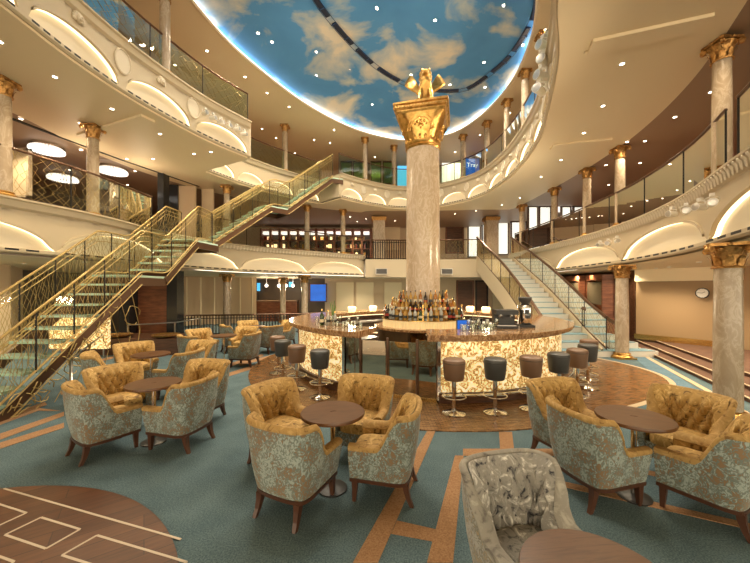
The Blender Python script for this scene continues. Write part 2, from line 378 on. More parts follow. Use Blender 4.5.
# right hand path, its borders and the carpeted tiers up to the clock wall
def band(pts, w): return list(pts)+[(x+w[0], y+w[1]) for x, y in reversed(pts)]
mb = MB(); mb.prism([P(634, 349, 0), P(640, 350, 0), P(722, 407, 0), P(760, 433, 0), P(800, 520, 0), P(760, 480, 0), P(700, 412, 0), P(665, 384, 0), P(640, 363, 0), P(628, 352, 0)], .001, .006); struct(mb.build('trim_4', 'carpet_blue'))
mb = MB()
for a, b in (((632, 349), (722, 399)), ((722, 399), (790, 440))): fstrip(mb, P(*a, 0), P(*b, 0), .10, .009, .008)
struct(mb.build('trim_5', 'carpet_beige'))
def tier(k, z, d):
    a, b, c = P(628, 348.5, 0), P(722, 396, 0), P(790, 432, 0)
    q = [(x+d*.75, y+d*.66) for x, y in (a, b, c)]
    mb = MB(); mb.prism([q[0], q[1], q[2], (15, q[2][1]), (15, 13), (q[0][0], 13)], 0, z); struct(mb.build('floor_tier_%d' % k, 'carpet_brown'))
    mb = MB(); 
    for u, v in ((q[0], q[1]), (q[1], q[2])): mb.bar((u[0], u[1], z+.012), (v[0], v[1], z+.006), .035, .014)
    struct(mb.build('trim_%d' % (5+k), 'carpet_beige'))
tier(1, .06, .5); tier(2, .12, 1.2); tier(3, .18, 2.1)

# ------------------------------------------------------------------ fascias with lit lunettes
def fascia(name, pts, z0, z1, pitch, aw, ah, dep=.10, thick=.25, bulge=.0):
    curve, L_ = resample(pts, max(2, int(1))); n = max(1, round(L_/pitch)) if False else max(1, round(sum(math.dist(a, b) for a, b in zip(pts, pts[1:]))/pitch))
    per = 30; pp, L_ = resample(pts, n*per); nn = inward(pp); m = MB()
    hw = aw/pitch/2
    def pt(i, z, d): return (pp[i][0]+nn[i][0]*d, pp[i][1]+nn[i][1]*d, z)
    A = []
    for i in range(len(pp)):
        u = ((i % per)/per-.5)/hw if i < len(pp) else 0
        A.append(z0+.07+(ah*math.sqrt(max(0, 1-u*u)) if abs(u) < 1 else 0))
    H = z1-z0
    for i in range(len(pp)-1):
        a, b = A[i], A[i+1]
        def q(za, zb, da, zc, zd, db, mi):
            k = len(m.v); m.v += [pt(i, za, da), pt(i+1, zb, da), pt(i+1, zd, db), pt(i, zc, db)]; m.face((k, k+1, k+2, k+3), mi)
        q(a, b, 0, max(a, z1-.2), max(b, z1-.2), 0, 0)                     # face
        zt = z1-.2
        q(zt, zt, 0, zt+.04, zt+.04, .05, 0); q(zt+.04, zt+.04, .05, z1-.05, z1-.05, .07, 0); q(z1-.05, z1-.05, .07, z1-.03, z1-.03, .11, 0); q(z1-.03, z1-.03, .11, z1, z1, .11, 0); q(z1, z1, .11, z1, z1, -thick, 0)
        if a > z0+.071 or b > z0+.071:
            q(z0+.07, z0+.07, -dep, a, b, -dep, 2)                          # recess back
            q(a, b, -dep*.99, a, b, -dep*.35, 1); q(a, b, -dep*.35, a, b, 0, 0)       # LED strip in the reveal
            q(z0+.07, z0+.07, 0, z0+.07, z0+.07, -dep, 0)
            # raised archivolt
            if a > z0+.08 and b > z0+.08:
                q(a, b, .0, a, b, .03, 0); q(a, b, .03, a+.045, b+.045, .03, 0); q(a+.045, b+.045, .03, a+.05, b+.05, 0, 0)
        q(z0, z0, .06, z0+.018, z0+.018, .06, 0); q(z0+.018, z0+.018, .06, z0+.055, z0+.055, .06, 3 if (i % 3 != 2 and (a > z0+.2)) else 0); q(z0+.055, z0+.055, .06, z0+.07, z0+.07, 0, 0); q(z0, z0, -thick, z0, z0, .06, 0)
        q(z0, z0, .06, z0-.03, z0-.03, .03, 0); q(z0-.03, z0-.03, .03, z0-.03, z0-.03, -thick, 0)
    return struct(m.build(name, ['fascia', 'led', 'lunette', 'vent'], fix=False)), pp, nn, n, per
iJ = min(range(len(L2_R)), key=lambda i: math.dist(L2_R[i], (5.2, 5.1)))
F2R = fascia('wall_fascia_right', L2_R[iJ:], 2.48, 3.45, 3.55, 3.35, .52); fascia('wall_fascia_near', L2_R[8:iJ+1], 2.48, 3.45, 3.3, 3.1, .52)
F2L = fascia('wall_fascia_left', L2_L[:-8], 2.48, 3.45, 2.8, 2.65, .50)
F3R = fascia('wall_upper_fascia_right', L3_R[8:], 5.65, 6.65, 1.28, 1.18, .40)
F3M = fascia('wall_upper_fascia_middle', L3_M, 5.65, 6.65, 1.28, 1.18, .40)
F3L = fascia('wall_upper_fascia_left', L3_L[:-14], 5.65, 6.65, 1.75, 1.62, .44)
mb = MB()   # return end of the left upper fascia and of the stair bay
for a, b in (((-3.65, 9.6), (-5.5, 10.6)), ((-1.46, 13.8), (-2.45, 14.75)), ):
    mb.bar((a[0], a[1], 6.13), (b[0], b[1], 6.13), .1, .95)
struct(mb.build('wall_fascia_return', 'fascia'))
# landing fascia (plain) between the gallery and the curved stair
mb = MB(); mb.prism([(4.85, 15.6), (3.5, 15.75), (1.5, 15.85), (-.45, 15.75), (-.6, 17.2), (6.6, 17.2), (6.6, 15.6)], 2.36, 3.22); struct(mb.build('floor_stair_landing', 'fascia'))
# leaf cornice along the gallery edge: a row of small upright leaves
def cornice(name, pts, z, h, pitch=.11):
    pp, L_ = resample(pts, int(sum(math.dist(a, b) for a, b in zip(pts, pts[1:]))/pitch)); nn = inward(pp); m = MB()
    for p, n in zip(pp, nn):
        a = atan2(n[1], n[0]); x, y = p[0]+n[0]*.065, p[1]+n[1]*.065
        rows = []
        for t, w, d in ((0, .012, 0), (.3, .034, .012), (.65, .04, .02), (.9, .03, .05), (1, .012, .045)):
            rows.append([(x-sin(a)*w*s+cos(a)*(d+(.012 if s == 0 else 0)), y+cos(a)*w*s+sin(a)*(d+(.012 if s == 0 else 0)), z+h*t) for s in (-1, 0, 1)])
        m.quadgrid(rows)
    return struct(m.build(name, 'relief', smooth=True, fix=False))
cornice('trim_9', L2_R[20:], 3.25, .15); cornice('trim_10', L2_L[:70], 3.25, .15, .14)
# medallions and lion heads on the upper fascias
def medallions(Fd, zc, rr, who):
    _, pp, nn, n, per = Fd
    return [(pp[k*per], nn[k*per]) for k in range(1, n)], [(pp[k*per+per//2], nn[k*per+per//2]) for k in range(n)]
def medallion(name, p, n, z, r, label, grp):
    a = atan2(n[1], n[0]); m = MB(); rows = []
    for rr, d in ((r*1.0, 0), (r*1.0, .02), (r*.9, .035), (r*.82, .015), (r*.3, .02), (.005, .02)):
        rows.append([(p[0]-sin(a)*rr*.72*cos(2*pi*j/20)+n[0]*d, p[1]+cos(a)*rr*.72*cos(2*pi*j/20)+n[1]*d, z+rr*sin(2*pi*j/20)) for j in range(20)])
    m.quadgrid(rows, 0, True); return tag(m.build(name, 'relief', smooth=True, fix=False), label, 'medallion', grp)
def lionhead(p, n, z, s, label, grp):
    a = atan2(n[1], n[0])-pi/2+pi; t = Matrix.Rotation(a, 3, 'Z'); m = MB()
    def e(x, y, zz, rx, ry, rz):
        q = t @ Vector((x*s, y*s, 0)); m.ellipsoid((p[0]+q.x, p[1]+q.y, z+zz*s), (rx*s, ry*s, rz*s), 10, 7, 0, t)
    for k in range(9): aa = -.3+k*(pi+.6)/8; e(cos(aa)*.62, -.12, sin(aa)*.7, .30, .28, .30)
    e(0, -.25, 0, .52, .45, .62); e(0, -.62, -.2, .27, .3, .24); e(0, -.5, .1, .12, .35, .2); e(-.25, -.55, .18, .1, .1, .08); e(.25, -.55, .18, .1, .1, .08)
    e(-.5, -.3, .55, .16, .14, .18); e(.5, -.3, .55, .16, .14, .18); e(0, -.5, -.55, .2, .25, .14)
    return tag(m.build('lion_head_relief', 'relief', smooth=True, fix=False), label, 'relief', grp)
for Fd, y0, who, g in ((F3L, 3.8, 'left', 'left balcony'), (F3R, 6.5, 'right and rear', 'rear balcony')):
    bt, tp = medallions(Fd, 0, 0, '')
    big_ = who == 'left'
    for k, (p, n) in enumerate([q for q in bt if q[0][1] > y0]):
        medallion('medallion', p, n, 6.22, .25 if big_ else .19, 'oval plaster medallion between arches, %s upper balcony, %s in its row' % (who, ORD[k]), 'plaster medallions on the '+g)
    for k, (p, n) in enumerate([q for q in tp if q[0][1] > y0]):
        if big_ and k == 0: continue
        lionhead(p, n, 6.35 if big_ else 6.31, .12 if big_ else .10, 'plaster lion head over an arch, %s upper balcony, %s in its row' % (who, ORD[k]), 'lion heads on the '+g)

# ------------------------------------------------------------------ soffits and floors (rings between an edge and an outer outline)
BX = (-15, 15, -4, 24)
def outer_at(a, box=BX):
    ca, sa = cos(a), sin(a); t = 1e9
    if ca > 1e-9: t = min(t, (box[1]-CEN[0])/ca)
    if ca < -1e-9: t = min(t, (box[0]-CEN[0])/ca)
    if sa > 1e-9: t = min(t, (box[3]-CEN[1])/sa)
    if sa < -1e-9: t = min(t, (box[2]-CEN[1])/sa)
    return (CEN[0]+ca*t, CEN[1]+sa*t)
def polar(pts, n=240):
    """radius of a star shaped closed outline for n directions"""
    out = []; m = len(pts)
    for k in range(n):
        a = -pi+2*pi*(k+.5)/n; best = None; dx, dy = cos(a), sin(a)
        for i in range(m):
            p, q = pts[i], pts[(i+1) % m]; ex, ey = q[0]-p[0], q[1]-p[1]; den = dx*ey-dy*ex
            if abs(den) < 1e-12: continue
            wx, wy = p[0]-CEN[0], p[1]-CEN[1]; t = (wx*ey-wy*ex)/den; s = (wx*dy-wy*dx)/den
            if t > 0 and -1e-6 <= s <= 1+1e-6 and (best is None or t > best): best = t
        out.append((a, best or 6))
    return out
def ringmesh(name, inner, outerf, z, m_, th=0, n=240):
    g = MB(); I = polar(inner, n); r0 = []; r1 = []
    for a, r in I:
        q = outerf(a, r); r0.append((CEN[0]+cos(a)*r, CEN[1]+sin(a)*r, z)); r1.append((q[0], q[1], z))
    rows = [r0+[r0[0]], r1+[r1[0]]]
    if th:
        rows += [[(x, y, z+th) for x, y, _ in rows[1]], [(x, y, z+th) for x, y, _ in rows[0]], rows[0]]
    g.quadgrid(rows); return struct(g.build(name, m_, fix=False))
C2 = L2_R+L2_LAND[1:]+L2_L[:-1]; C3 = L3_R+L3_M+L3_L[:-1]
box_out = lambda a, r: outer_at(a)
def widen(base, fn): 
    T = polar(base); D = {round(a, 6): r for a, r in T}
    return lambda a, r: (CEN[0]+cos(a)*(D[round(a, 6)]+fn(a)), CEN[1]+sin(a)*(D[round(a, 6)]+fn(a)))
leftness = lambda a: max(0, -cos(a))
w3 = widen(C2, lambda a: .15+1.5*leftness(a)*(1 if sin(a) > -.9 else .3))
ringmesh('ceiling_lower', C2, box_out, 2.42, 'soffit')
ringmesh('floor_gallery', C2, box_out, 3.2, 'carpet_brown')
ringmesh('ceiling_gallery_inner', C3, w3, 5.58, 'cream', .04)
C3b = [w3(a, 0) for a, r in polar(C2)]
ringmesh('ceiling_gallery_outer', C3b, box_out, 5.60, 'brownceil')
ringmesh('floor_upper_gallery', C3, box_out, 6.4, 'carpet_brown')
ringmesh('ceiling_top', SKY, box_out, 8.6, 'cream')
# mouldings crossing the soffits and a slot line on the left
mb = MB()
for pa, pb in (((590, 47), (708, 22)), ((552, 147), (610, 141)), ((84, 137), (148, 118))):
    a, b = P(*pa, 5.56), P(*pb, 5.56); mb.bar((a[0], a[1], 5.56), (b[0], b[1], 5.56), .30, .06); mb.bar((a[0], a[1]+.13, 5.57), (b[0], b[1]+.13, 5.57), .06, .03)
struct(mb.build('trim_11', 'cream'))
mb = MB(); q = [P(6.7, 118, 5.56), P(60, 138, 5.56), P(120, 160, 5.56), P(199, 187, 5.56)]
for a, b in zip(q, q[1:]): mb.bar((a[0], a[1], 5.585), (b[0], b[1], 5.585), .09, .02)
struct(mb.build('trim_12', 'vent'))
# painted sky: shallow dome, its light cove and the dark curved track
mb = MB(); rows = []
for t in (1.04, .97, .85, .65, .4, .15, .01):
    rows.append([(.05+(x-.05)*t, 8.85+(y-8.85)*t, 8.78+.55*(1-t*t) if t < 1 else 8.78) for x, y in SKY])
mb.quadgrid(rows, 0, True); struct(mb.build('ceiling_sky', 'sky', smooth=True, fix=False))
mb = MB()
rows = [[(.05+(x-.05)*t, 8.85+(y-8.85)*t, z) for x, y in SKY] for t, z in ((1.0, 8.6), (.985, 8.58), (.975, 8.62), (.985, 8.66), (1.04, 8.66))]
mb.quadgrid(rows, 0, True); struct(mb.build('trim_13', 'cream', fix=False))
mb = MB(); rows = [[(.05+(x-.05)*t, 8.85+(y-8.85)*t, z) for x, y in SKY] for t, z in ((.988, 8.665), (.988, 8.70), (1.0, 8.715), (1.02, 8.70))]
mb.quadgrid(rows, 0, True); tag(mb.build('cove_light', 'cove', fix=False), 'continuous white light strip in the cove around the painted sky ceiling', 'cove light')
tr = [P(x, y, 9.0) for x, y in ((300, -40), (311.5, 0), (328, 25), (352, 52), (372, 70), (392, 82.7), (414, 91), (441, 93), (467.7, 87.7), (498, 64), (514, 45), (528.5, 20), (536, 0), (541, -40))]
tc_ = catmull(tr, False, .25)
trk = empty('curved_track', (0, 0, 0), 0, 'dark curved slotted track across the blue painted sky ceiling', 'track')
mb = MB(); 
def skyz(x, y):
    best = min(SKY, key=lambda s: abs(atan2(s[1]-8.85, s[0]-.05)-atan2(y-8.85, x-.05))); t = hypot(x-.05, y-8.85)/hypot(best[0]-.05, best[1]-8.85)
    return 8.78+.55*max(0, 1-t*t)
NAVY = mat('navy_slot', (.008, .015, .05), .4)
for i_ in range(0, len(tc_)-4, 4):
    mb = MB()
    for a, b in zip(tc_[i_:i_+3], tc_[i_+1:i_+4]): mb.bar((a[0], a[1], skyz(*a)-.03), (b[0], b[1], skyz(*b)-.03), .13, .05)
    mb.build('track_slot', NAVY, trk)
mb = MB()
for s in (-.08, .08):
    oo = offset(tc_, s); mb.tube([(x, y, skyz(x, y)-.05) for x, y in oo], .008, 5)
for i in range(0, len(tc_)-1, 2):
    a, b = offset(tc_, -.08)[i], offset(tc_, .08)[i]; mb.bar((a[0], a[1], skyz(*a)-.06), (b[0], b[1], skyz(*b)-.06), .02, .02)
mb.build('track_rail', mat('track_blue', (.03, .08, .2), .4), trk)

# ------------------------------------------------------------------ outer walls
def wallstrip(name, pts, z0, z1, m_, th=.15):
    mb = MB()
    for a, b in zip(pts, pts[1:]): mb.bar((a[0], a[1], (z0+z1)/2), (b[0], b[1], (z0+z1)/2), th, z1-z0)
    return struct(mb.build(name, m_))
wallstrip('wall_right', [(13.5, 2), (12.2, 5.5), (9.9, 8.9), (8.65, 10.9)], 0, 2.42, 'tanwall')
wallstrip('trim_23', [(9.75, 8.75), (8.5, 10.75)], 2.04, 2.42, 'cream', .2); wallstrip('trim_24', [(9.8, 8.85), (8.55, 10.85)], .18, .34, 'brass', .17)
wallstrip('wall_right_display', [(8.65, 10.9), (8.5, 14), (8.0, 17), (7.6, 19.2)], 0, 2.42, 'darkwood')
wallstrip('wall_back', [(7.6, 19.2), (-2.9, 19.2)], 0, 2.42, 'beige'); wallstrip('wall_back_bar', [(-2.9, 19.2), (-3.6, 19.2), (-3.6, 21), (-7.5, 21), (-7.5, 18)], 0, 2.42, 'darkwall')
wallstrip('wall_back_left', [(-6.4, 17.8), (-8.9, 16.8), (-10.0, 15.2)], 0, 2.42, 'beige')
wallstrip('wall_left_foyer', [(-10.0, 15.2), (-11.5, 13.5), (-11.5, 9.0)], 0, 2.42, 'darkwall')
wallstrip('wall_left', [(-11.0, 10.2), (-9.6, 8.6), (-9.6, 2)], 0, 2.42, 'beige')
wallstrip('wall_gallery_right', [(11, -1), (11, 9)], 3.2, 5.6, 'redwood'); wallstrip('wall_gallery_red', [(11, 9), (10.6, 13), (10, 16.5)], 3.2, 5.6, 'redwall')
wallstrip('wall_gallery_back', [(10, 16.5), (8.8, 20.5), (-9.5, 20.5)], 3.2, 5.6, 'beige')
wallstrip('wall_gallery_left', [(-9.5, 20.5), (-12.5, 15), (-12.5, 0)], 3.2, 5.6, 'darkwall')
wallstrip('wall_upper_back', [(11, 8), (9, 16), (5, 19), (-6, 19), (-10, 14), (-11, 2)], 6.4, 8.6, 'beige')

# upright wall panels, doors, portals
def onwall(name, px0, px1, y0, y1, Y, m_, th=.06, label=None, cat=None, group=None, frame=None, fm='darkwood'):
    """an upright panel in a frontal wall at depth Y"""
    x0, x1 = PD(px0, Y), PD(px1, Y); z1, z0 = CZ+(HY-y0)/F*Y, CZ+(HY-y1)/F*Y
    mb = MB(); mb.box(((x0+x1)/2, Y, (z0+z1)/2), (x1-x0, th, z1-z0)); o = mb.build(name, m_)
    if label: tag(o, label, cat, group)
    else: struct(o)
    if frame:
        g = MB(); w = frame
        for x in (x0, x1): g.box((x, Y-.02, (z0+z1)/2), (w, th+.05, z1-z0+w))
        for z in (z0, z1): g.box(((x0+x1)/2, Y-.02, z), (x1-x0+w, th+.05, w))
        f = g.build('frame', fm, o)
    return o
onwall('door_1', 457, 473, 281, 318, 19.05, 'darkwood', frame=.08, fm='redwood'); onwall('door_2', 476, 487, 281, 318, 19.05, 'darkwood', frame=.08, fm='blacktile')
for k, (a, b) in enumerate(((336, 354), (356, 374), (384, 402), (492, 506))): onwall('wall_panel_%d' % (k+1), a, b, 282, 314, 19.08, 'cream', .05, frame=.04, fm='beige')
onwall('wall_screen', 310, 326.5, 284, 301.5, 18.9, 'bluescr', label='glowing blue screen on the far wall left of the bar', cat='screen', frame=.06)
onwall('wall_screen', 254.5, 260, 283, 291, 20.8, 'cyanscr', label='small pale blue screen inside the dark rear bar', cat='screen')
onwall('wall_screen', 289, 293, 282, 287, 20.8, 'cyanscr', label='tiny pale blue screen beside the middle column of the rear bar', cat='screen')
mb = MB(); mb.box((PD(277, 18.6), 18.6, .55), (PD(298, 18.6)-PD(256, 18.6), .5, 1.1), mi=0); mb.box((PD(277, 18.6), 18.55, 1.13), (PD(298, 18.6)-PD(256, 18.6)+.1, .6, .06), mi=1)
for k, px in enumerate((266.5, 279, 286, 293)):
    g = MB(); g.ellipsoid((0, 0, 0), (.10, .10, .10), 10, 7); g.tube([(0, 0, .09), (0, 0, .42)], .008, 4); tag(g.build('globe_pendant', 'crystal', smooth=True, loc=(PD(px, 18.6), 18.6, 1.99)), 'small glowing globe pendant over the rear bar counter, %s from its left' % ORD[k], 'pendant lamp', 'globe pendants over the rear bar')
    lamp('POINT', (PD(px, 18.6), 18.2, 1.8), 14, WARM, .1)
tag(mb.build('rear_bar_counter', ['redwood', 'leather_tan']), 'long brown wooden counter of the dark bar far behind the left lounge', 'counter')
# beige folded panels of the back left wall
mb = MB()
for k in range(7):
    t = k/7; a = (-6.4+t*-3.6, 17.6-t*2.2); mb.box((a[0]-.1, a[1]-.12, 1.2), (.06, .12, 2.35), R(30))
struct(mb.build('trim_14', 'cream'))
mb = MB()
for k in range(3):
    mb.box((-9.3+k*-.45, 14.6-k*.5, 1.2), (.16, .12, 2.4), R(45))
struct(mb.build('trim_15', 'cream'))
# dark marble portal below the glass stair
port = empty('stair_portal', (PD(152, 11), 11, 0), 0, 'dark doorway framed by two black marble pillars behind the glass stair', 'doorway')
mb = MB(); mb.box((0, .25, 1.05), (1.3, .1, 2.1)); mb.build('door_leaf', 'redwood', port)
for s in (-1, 1): mb = MB(); mb.box((s*.78, 0, 1.2), (.34, .4, 2.4)); mb.build('pillar', 'blacktile', port)
mb = MB(); mb.box((0, 0, 2.25), (1.22, .3, .3)); mb.build('lintel', 'darkwood', port)
def panelframe(name, p, rz, w, z0, z1, m_='cream'):
    mb = MB(); h = z1-z0
    for s in (-1, 1): mb.box((p[0]+s*w/2*cos(rz), p[1]+s*w/2*sin(rz), (z0+z1)/2), (.05, .05, h), rz)
    for z in (z0, z1): mb.box((p[0], p[1], z), (w+.05, .05, .05), rz)
    struct(mb.build(name, m_))
panelframe('trim_16', (-9.5, 7.0), R(90), 1.3, .5, 2.0, 'legwood'); panelframe('trim_17', (-9.5, 5.4), R(90), 1.2, .5, 2.0, 'legwood')
# display cases under the right gallery
for k in range(5):
    t = k/5; y = 11.4+t*5.6; x = 8.30-t*.50
    o = empty('display_case', (x-.28, y+.4, 0), R(-5), 'tall bronze display case with dark panels, %s one behind the clock wall' % ORD[k], 'display case', 'display cases on the right wall')
    mb = MB(); mb.box((0, 0, .45), (.4, 1.06, .9), mi=0); mb.box((.17, 0, 1.6), (.06, 1.06, 1.4), mi=0); mb.box((0, 0, 2.2), (.4, 1.06, .2)); 
    for s in (-1, 1): mb.box((0, s*.5, 1.5), (.4, .06, 1.3))
    mb.build('case', 'redwood', o)
    mb = MB(); mb.box((-.02, 0, 1.65), (.3, .92, .8)); mb.build('panel', mat('smoked_panel', (.16, .13, .08), .3), o)
    for z in (.3, .6, .98): mb = MB(); mb.box((-.205, 0, z), (.012, .92, .07)); mb.build('light_strip', 'shelflit', o)
# gallery back: lit shop front, windows, doors
shop = empty('shop_front', (PD(322, 19.8), 19.8, 3.2), 0, 'red-brown shop front with lit shelves on the middle gallery', 'shop front')
x0, x1 = PD(262, 19.8)-PD(322, 19.8), PD(371, 19.8)-PD(322, 19.8)
mb = MB(); mb.box(((x0+x1)/2, .35, 1.1), (x1-x0, .1, 2.2)); mb.build('back_panel', 'darkwall', shop)
mb = MB()
for k in range(13): mb.box((x0+(x1-x0)*k/12, 0, 1.1), (.12, .4, 2.2))
for z in (.1, .55, 1.0, 1.5, 2.15): mb.box(((x0+x1)/2, 0, z), (x1-x0, .35, .06))
mb.build('shelving', 'redwood', shop)
mb = MB()
for k in range(12): mb.box((x0+(x1-x0)*(k+.5)/12, 0, 1.95), ((x1-x0)/12-.2, .3, .16)) 
mb.build('light_box', 'crystal', shop)
mb = MB(); rg = random.Random(3)
for k in range(120): mb.box((x0+.2+(x1-x0-.4)*rg.random(), -.05, .2+.45*rg.randint(0, 3)+.06), (.08+.1*rg.random(), .12, .12+.15*rg.random()), mi=rg.randint(0, 2))
st = mb.build('goods', ['shelflit', 'b_gold', 'b_red'], shop); st['kind'] = 'stuff'
for k, (a, b) in enumerate(((468, 480), (482, 494), (496, 508), (511, 523), (526, 540), (543, 557))):
    Yw = 20.2-.55*k; onwall('window_%d' % (k+1), a, b, 222+.0*k, 257-1.2*k, Yw, 'shopwin', frame=.07, fm='bronze')
for k, (a, b) in enumerate(((528, 537), (539, 550), (561, 570), (573, 583))):
    onwall('window_%d' % (k+11), a, b, 207, 241-1.5*k, 14.9-.5*k, 'shopwin', frame=.05, fm='bronze')
onwall('door_3', 446, 463, 227, 253, 20.3, 'darkwood', frame=.08, fm='redwood'); onwall('wall_panel_5', 384, 400, 223, 250, 20.3, 'cream', .05)
onwall('door_4', 413, 425, 227, 253, 20.3, 'darkwood', frame=.06)
onwall('wall_screen', 607, 619, 210, 221, 10.3, 'redscr', label='glowing orange red display screen behind the right gallery railing', cat='screen', frame=.05)
o = onwall('ceiling_lightbox', 533, 569, 205.5, 211, 15.5, 'crystal', .5, label='flat glowing light panel hanging over the right rear gallery', cat='light panel')
for k, (a, b, c, d) in enumerate(((700, 722, 175, 196), (672, 690, 187, 206), (644, 664, 196, 214), (625, 638, 203, 219))):
    onwall('wall_poster', a, b, c, d, 9.5+k*.7, 'redwall', label='dark red poster panel behind the right gallery glass, %s from the near column' % ORD[k], cat='poster', group='posters on the right gallery', frame=.05)
# black marble pillar and wall panels on the left gallery
mb = MB(); mb.box((PD(163.5, 10.9), 10.9, 4.4), (.2, .3, 2.35)); o = tag(mb.build('marble_pillar', 'blacktile'), 'shiny black marble pillar on the left middle gallery behind the stair', 'pillar')
onwall('wall_panel_6', 0, 30, 150, 197, 8.6, 'beige', .05, frame=.06, fm='marble'); onwall('wall_panel_7', 168, 178, 185, 240, 12.0, 'blacktile'); onwall('wall_panel_8', 178, 196, 186, 240, 12.1, 'beige'); onwall('wall_panel_9', 202, 214, 186, 240, 12.5, 'beige')
# upper gallery screens and glazed fronts
onwall('wall_screen', 397.5, 408, 166, 186, 17.2, 'cyanscr', label='pale blue upright screen left of the big column on the upper gallery', cat='screen')
sc_ = onwall('wall_screen', 465, 479.5, 158.5, 177, 16.6, 'bluescr', label='blue screen with white writing right of the big column on the upper gallery', cat='screen', frame=.04)
def text(body, size, loc, m_, parent=None, rot=(pi/2, 0, 0), name='lettering'):
    c = bpy.data.curves.new(name, 'FONT'); c.body = body; c.size = size; c.extrude = .003; c.align_x = 'CENTER'; c.align_y = 'CENTER'; c.materials.append(M[m_])
    o = bpy.data.objects.new(name, c); COL.objects.link(o); o.location = loc; o.rotation_euler = rot
    bpy.context.view_layer.update(); me = bpy.data.meshes.new_from_object(o.evaluated_get(bpy.context.evaluated_depsgraph_get())); bpy.data.objects.remove(o)
    o = bpy.data.objects.new(name, me); COL.objects.link(o); o.location = loc; o.rotation_euler = rot
    if parent: o.parent = parent
    return o
text('Tray', .30, (PD(472.5, 16.5), 16.5, CZ+(HY-165)/F*16.5), 'lettering', sc_)
onwall('lit_patterned_panel', 442, 461, 163, 182, 16.9, 'shopwin', label='pale lattice lit panel on the upper gallery right of the big column', cat='panel')
for k, (a, b) in enumerate(((341, 352), (353.5, 364), (371, 381), (383, 393))): onwall('window_%d' % (k+7), a, b, 162, 184, 17.5, 'greenglass', frame=.05, fm='bronze')
for k, (a, b) in enumerate(((340, 352), (353, 365), (370, 382), (383, 395))): onwall('wall_panel_%d' % (k+10), a, b, 162, 184, 17.7, 'cream')
onwall('wall_panel_14', 520, 600, 120, 165, 15.0, 'darkwall') if False else None
# ring chandeliers on the left gallery
def chandelier(loc, r, label):
    o = empty('ring_chandelier', loc, 0, label, 'chandelier', 'ring chandeliers over the left gallery')
    mb = MB(); mb.lathe([(r*.25, .10), (r*.98, .10), (r, .06), (r*.92, .03), (r*.25, .03)], n=28); mb.build('ceiling_plate', 'chrome', o, True)
    for k in range(3):
        rr = r*(.95-.27*k); mb = MB(); n = int(34*(rr/r))
        for j in range(n):
            a = 2*pi*j/n; mb.ellipsoid((rr*cos(a), rr*sin(a), -.02-.02*k), (.028, .028, .05), 6, 4)
        c = mb.build('crystal_ring', 'crystal', o, True)
    return o
for (x, y), r, t in ((P(47, 153, 5.40), .36, 'glowing round crystal ceiling lamp nearest the first left gallery column'), (P(63, 181, 5.40), .40, 'glowing round crystal ceiling lamp lowest of the three on the left gallery'), (P(113, 174, 5.40), .38, 'glowing round crystal ceiling lamp right of the second left gallery column')):
    chandelier((x, y, 5.49), r, t)
# wall clock
cx, cy = (8.65+.72*.9, 10.9-.9*.72*1.6)
clk = empty('wall_clock', (0, 0, 0), 0, 'round white wall clock on the beige wall beside the near right column', 'clock')
t = .44; wx, wy = 8.65+t*(9.9-8.65), 10.9+t*(8.9-10.9)
# solve the wall point under the clock's pixel
for i in range(200):
    s = i/200; x, y = 8.65+s*1.25, 10.9-s*2.0
    if HX+F*x/y >= 703.5: break
ang = atan2(-2.0, 1.25); clk.location = (x-.15*sin(-ang)*1, y-.10, CZ-(293-HY)/F*y); clk.rotation_euler.z = ang+pi/2+pi/2
mb = MB(); rows = []
for r, d in ((.15, 0), (.15, .04), (.13, .045)): rows.append([(r*cos(2*pi*j/24), -d if False else d, r*sin(2*pi*j/24)) for j in range(24)])
mb.quadgrid(rows, 0, True); mb.build('rim', 'black', clk, True)
mb = MB(); mb.quadgrid([[(r*cos(2*pi*j/24), .035, r*sin(2*pi*j/24)) for j in range(24)] for r in (.14, .004)], 0, True); mb.build('dial', 'paper', clk)
mb = MB()
for j in range(12): a = j*pi/6; mb.bar((.11*cos(a), .038, .11*sin(a)), (.13*cos(a), .038, .13*sin(a)), .006, .006)
mb.build('hour_marks', 'black', clk)
for l_, a in ((.07, 2.6), (.10, .1)): mb = MB(); mb.bar((0, .042, 0), (l_*cos(a), .042, l_*sin(a)), .006, .01); mb.build('hand', 'black', clk)

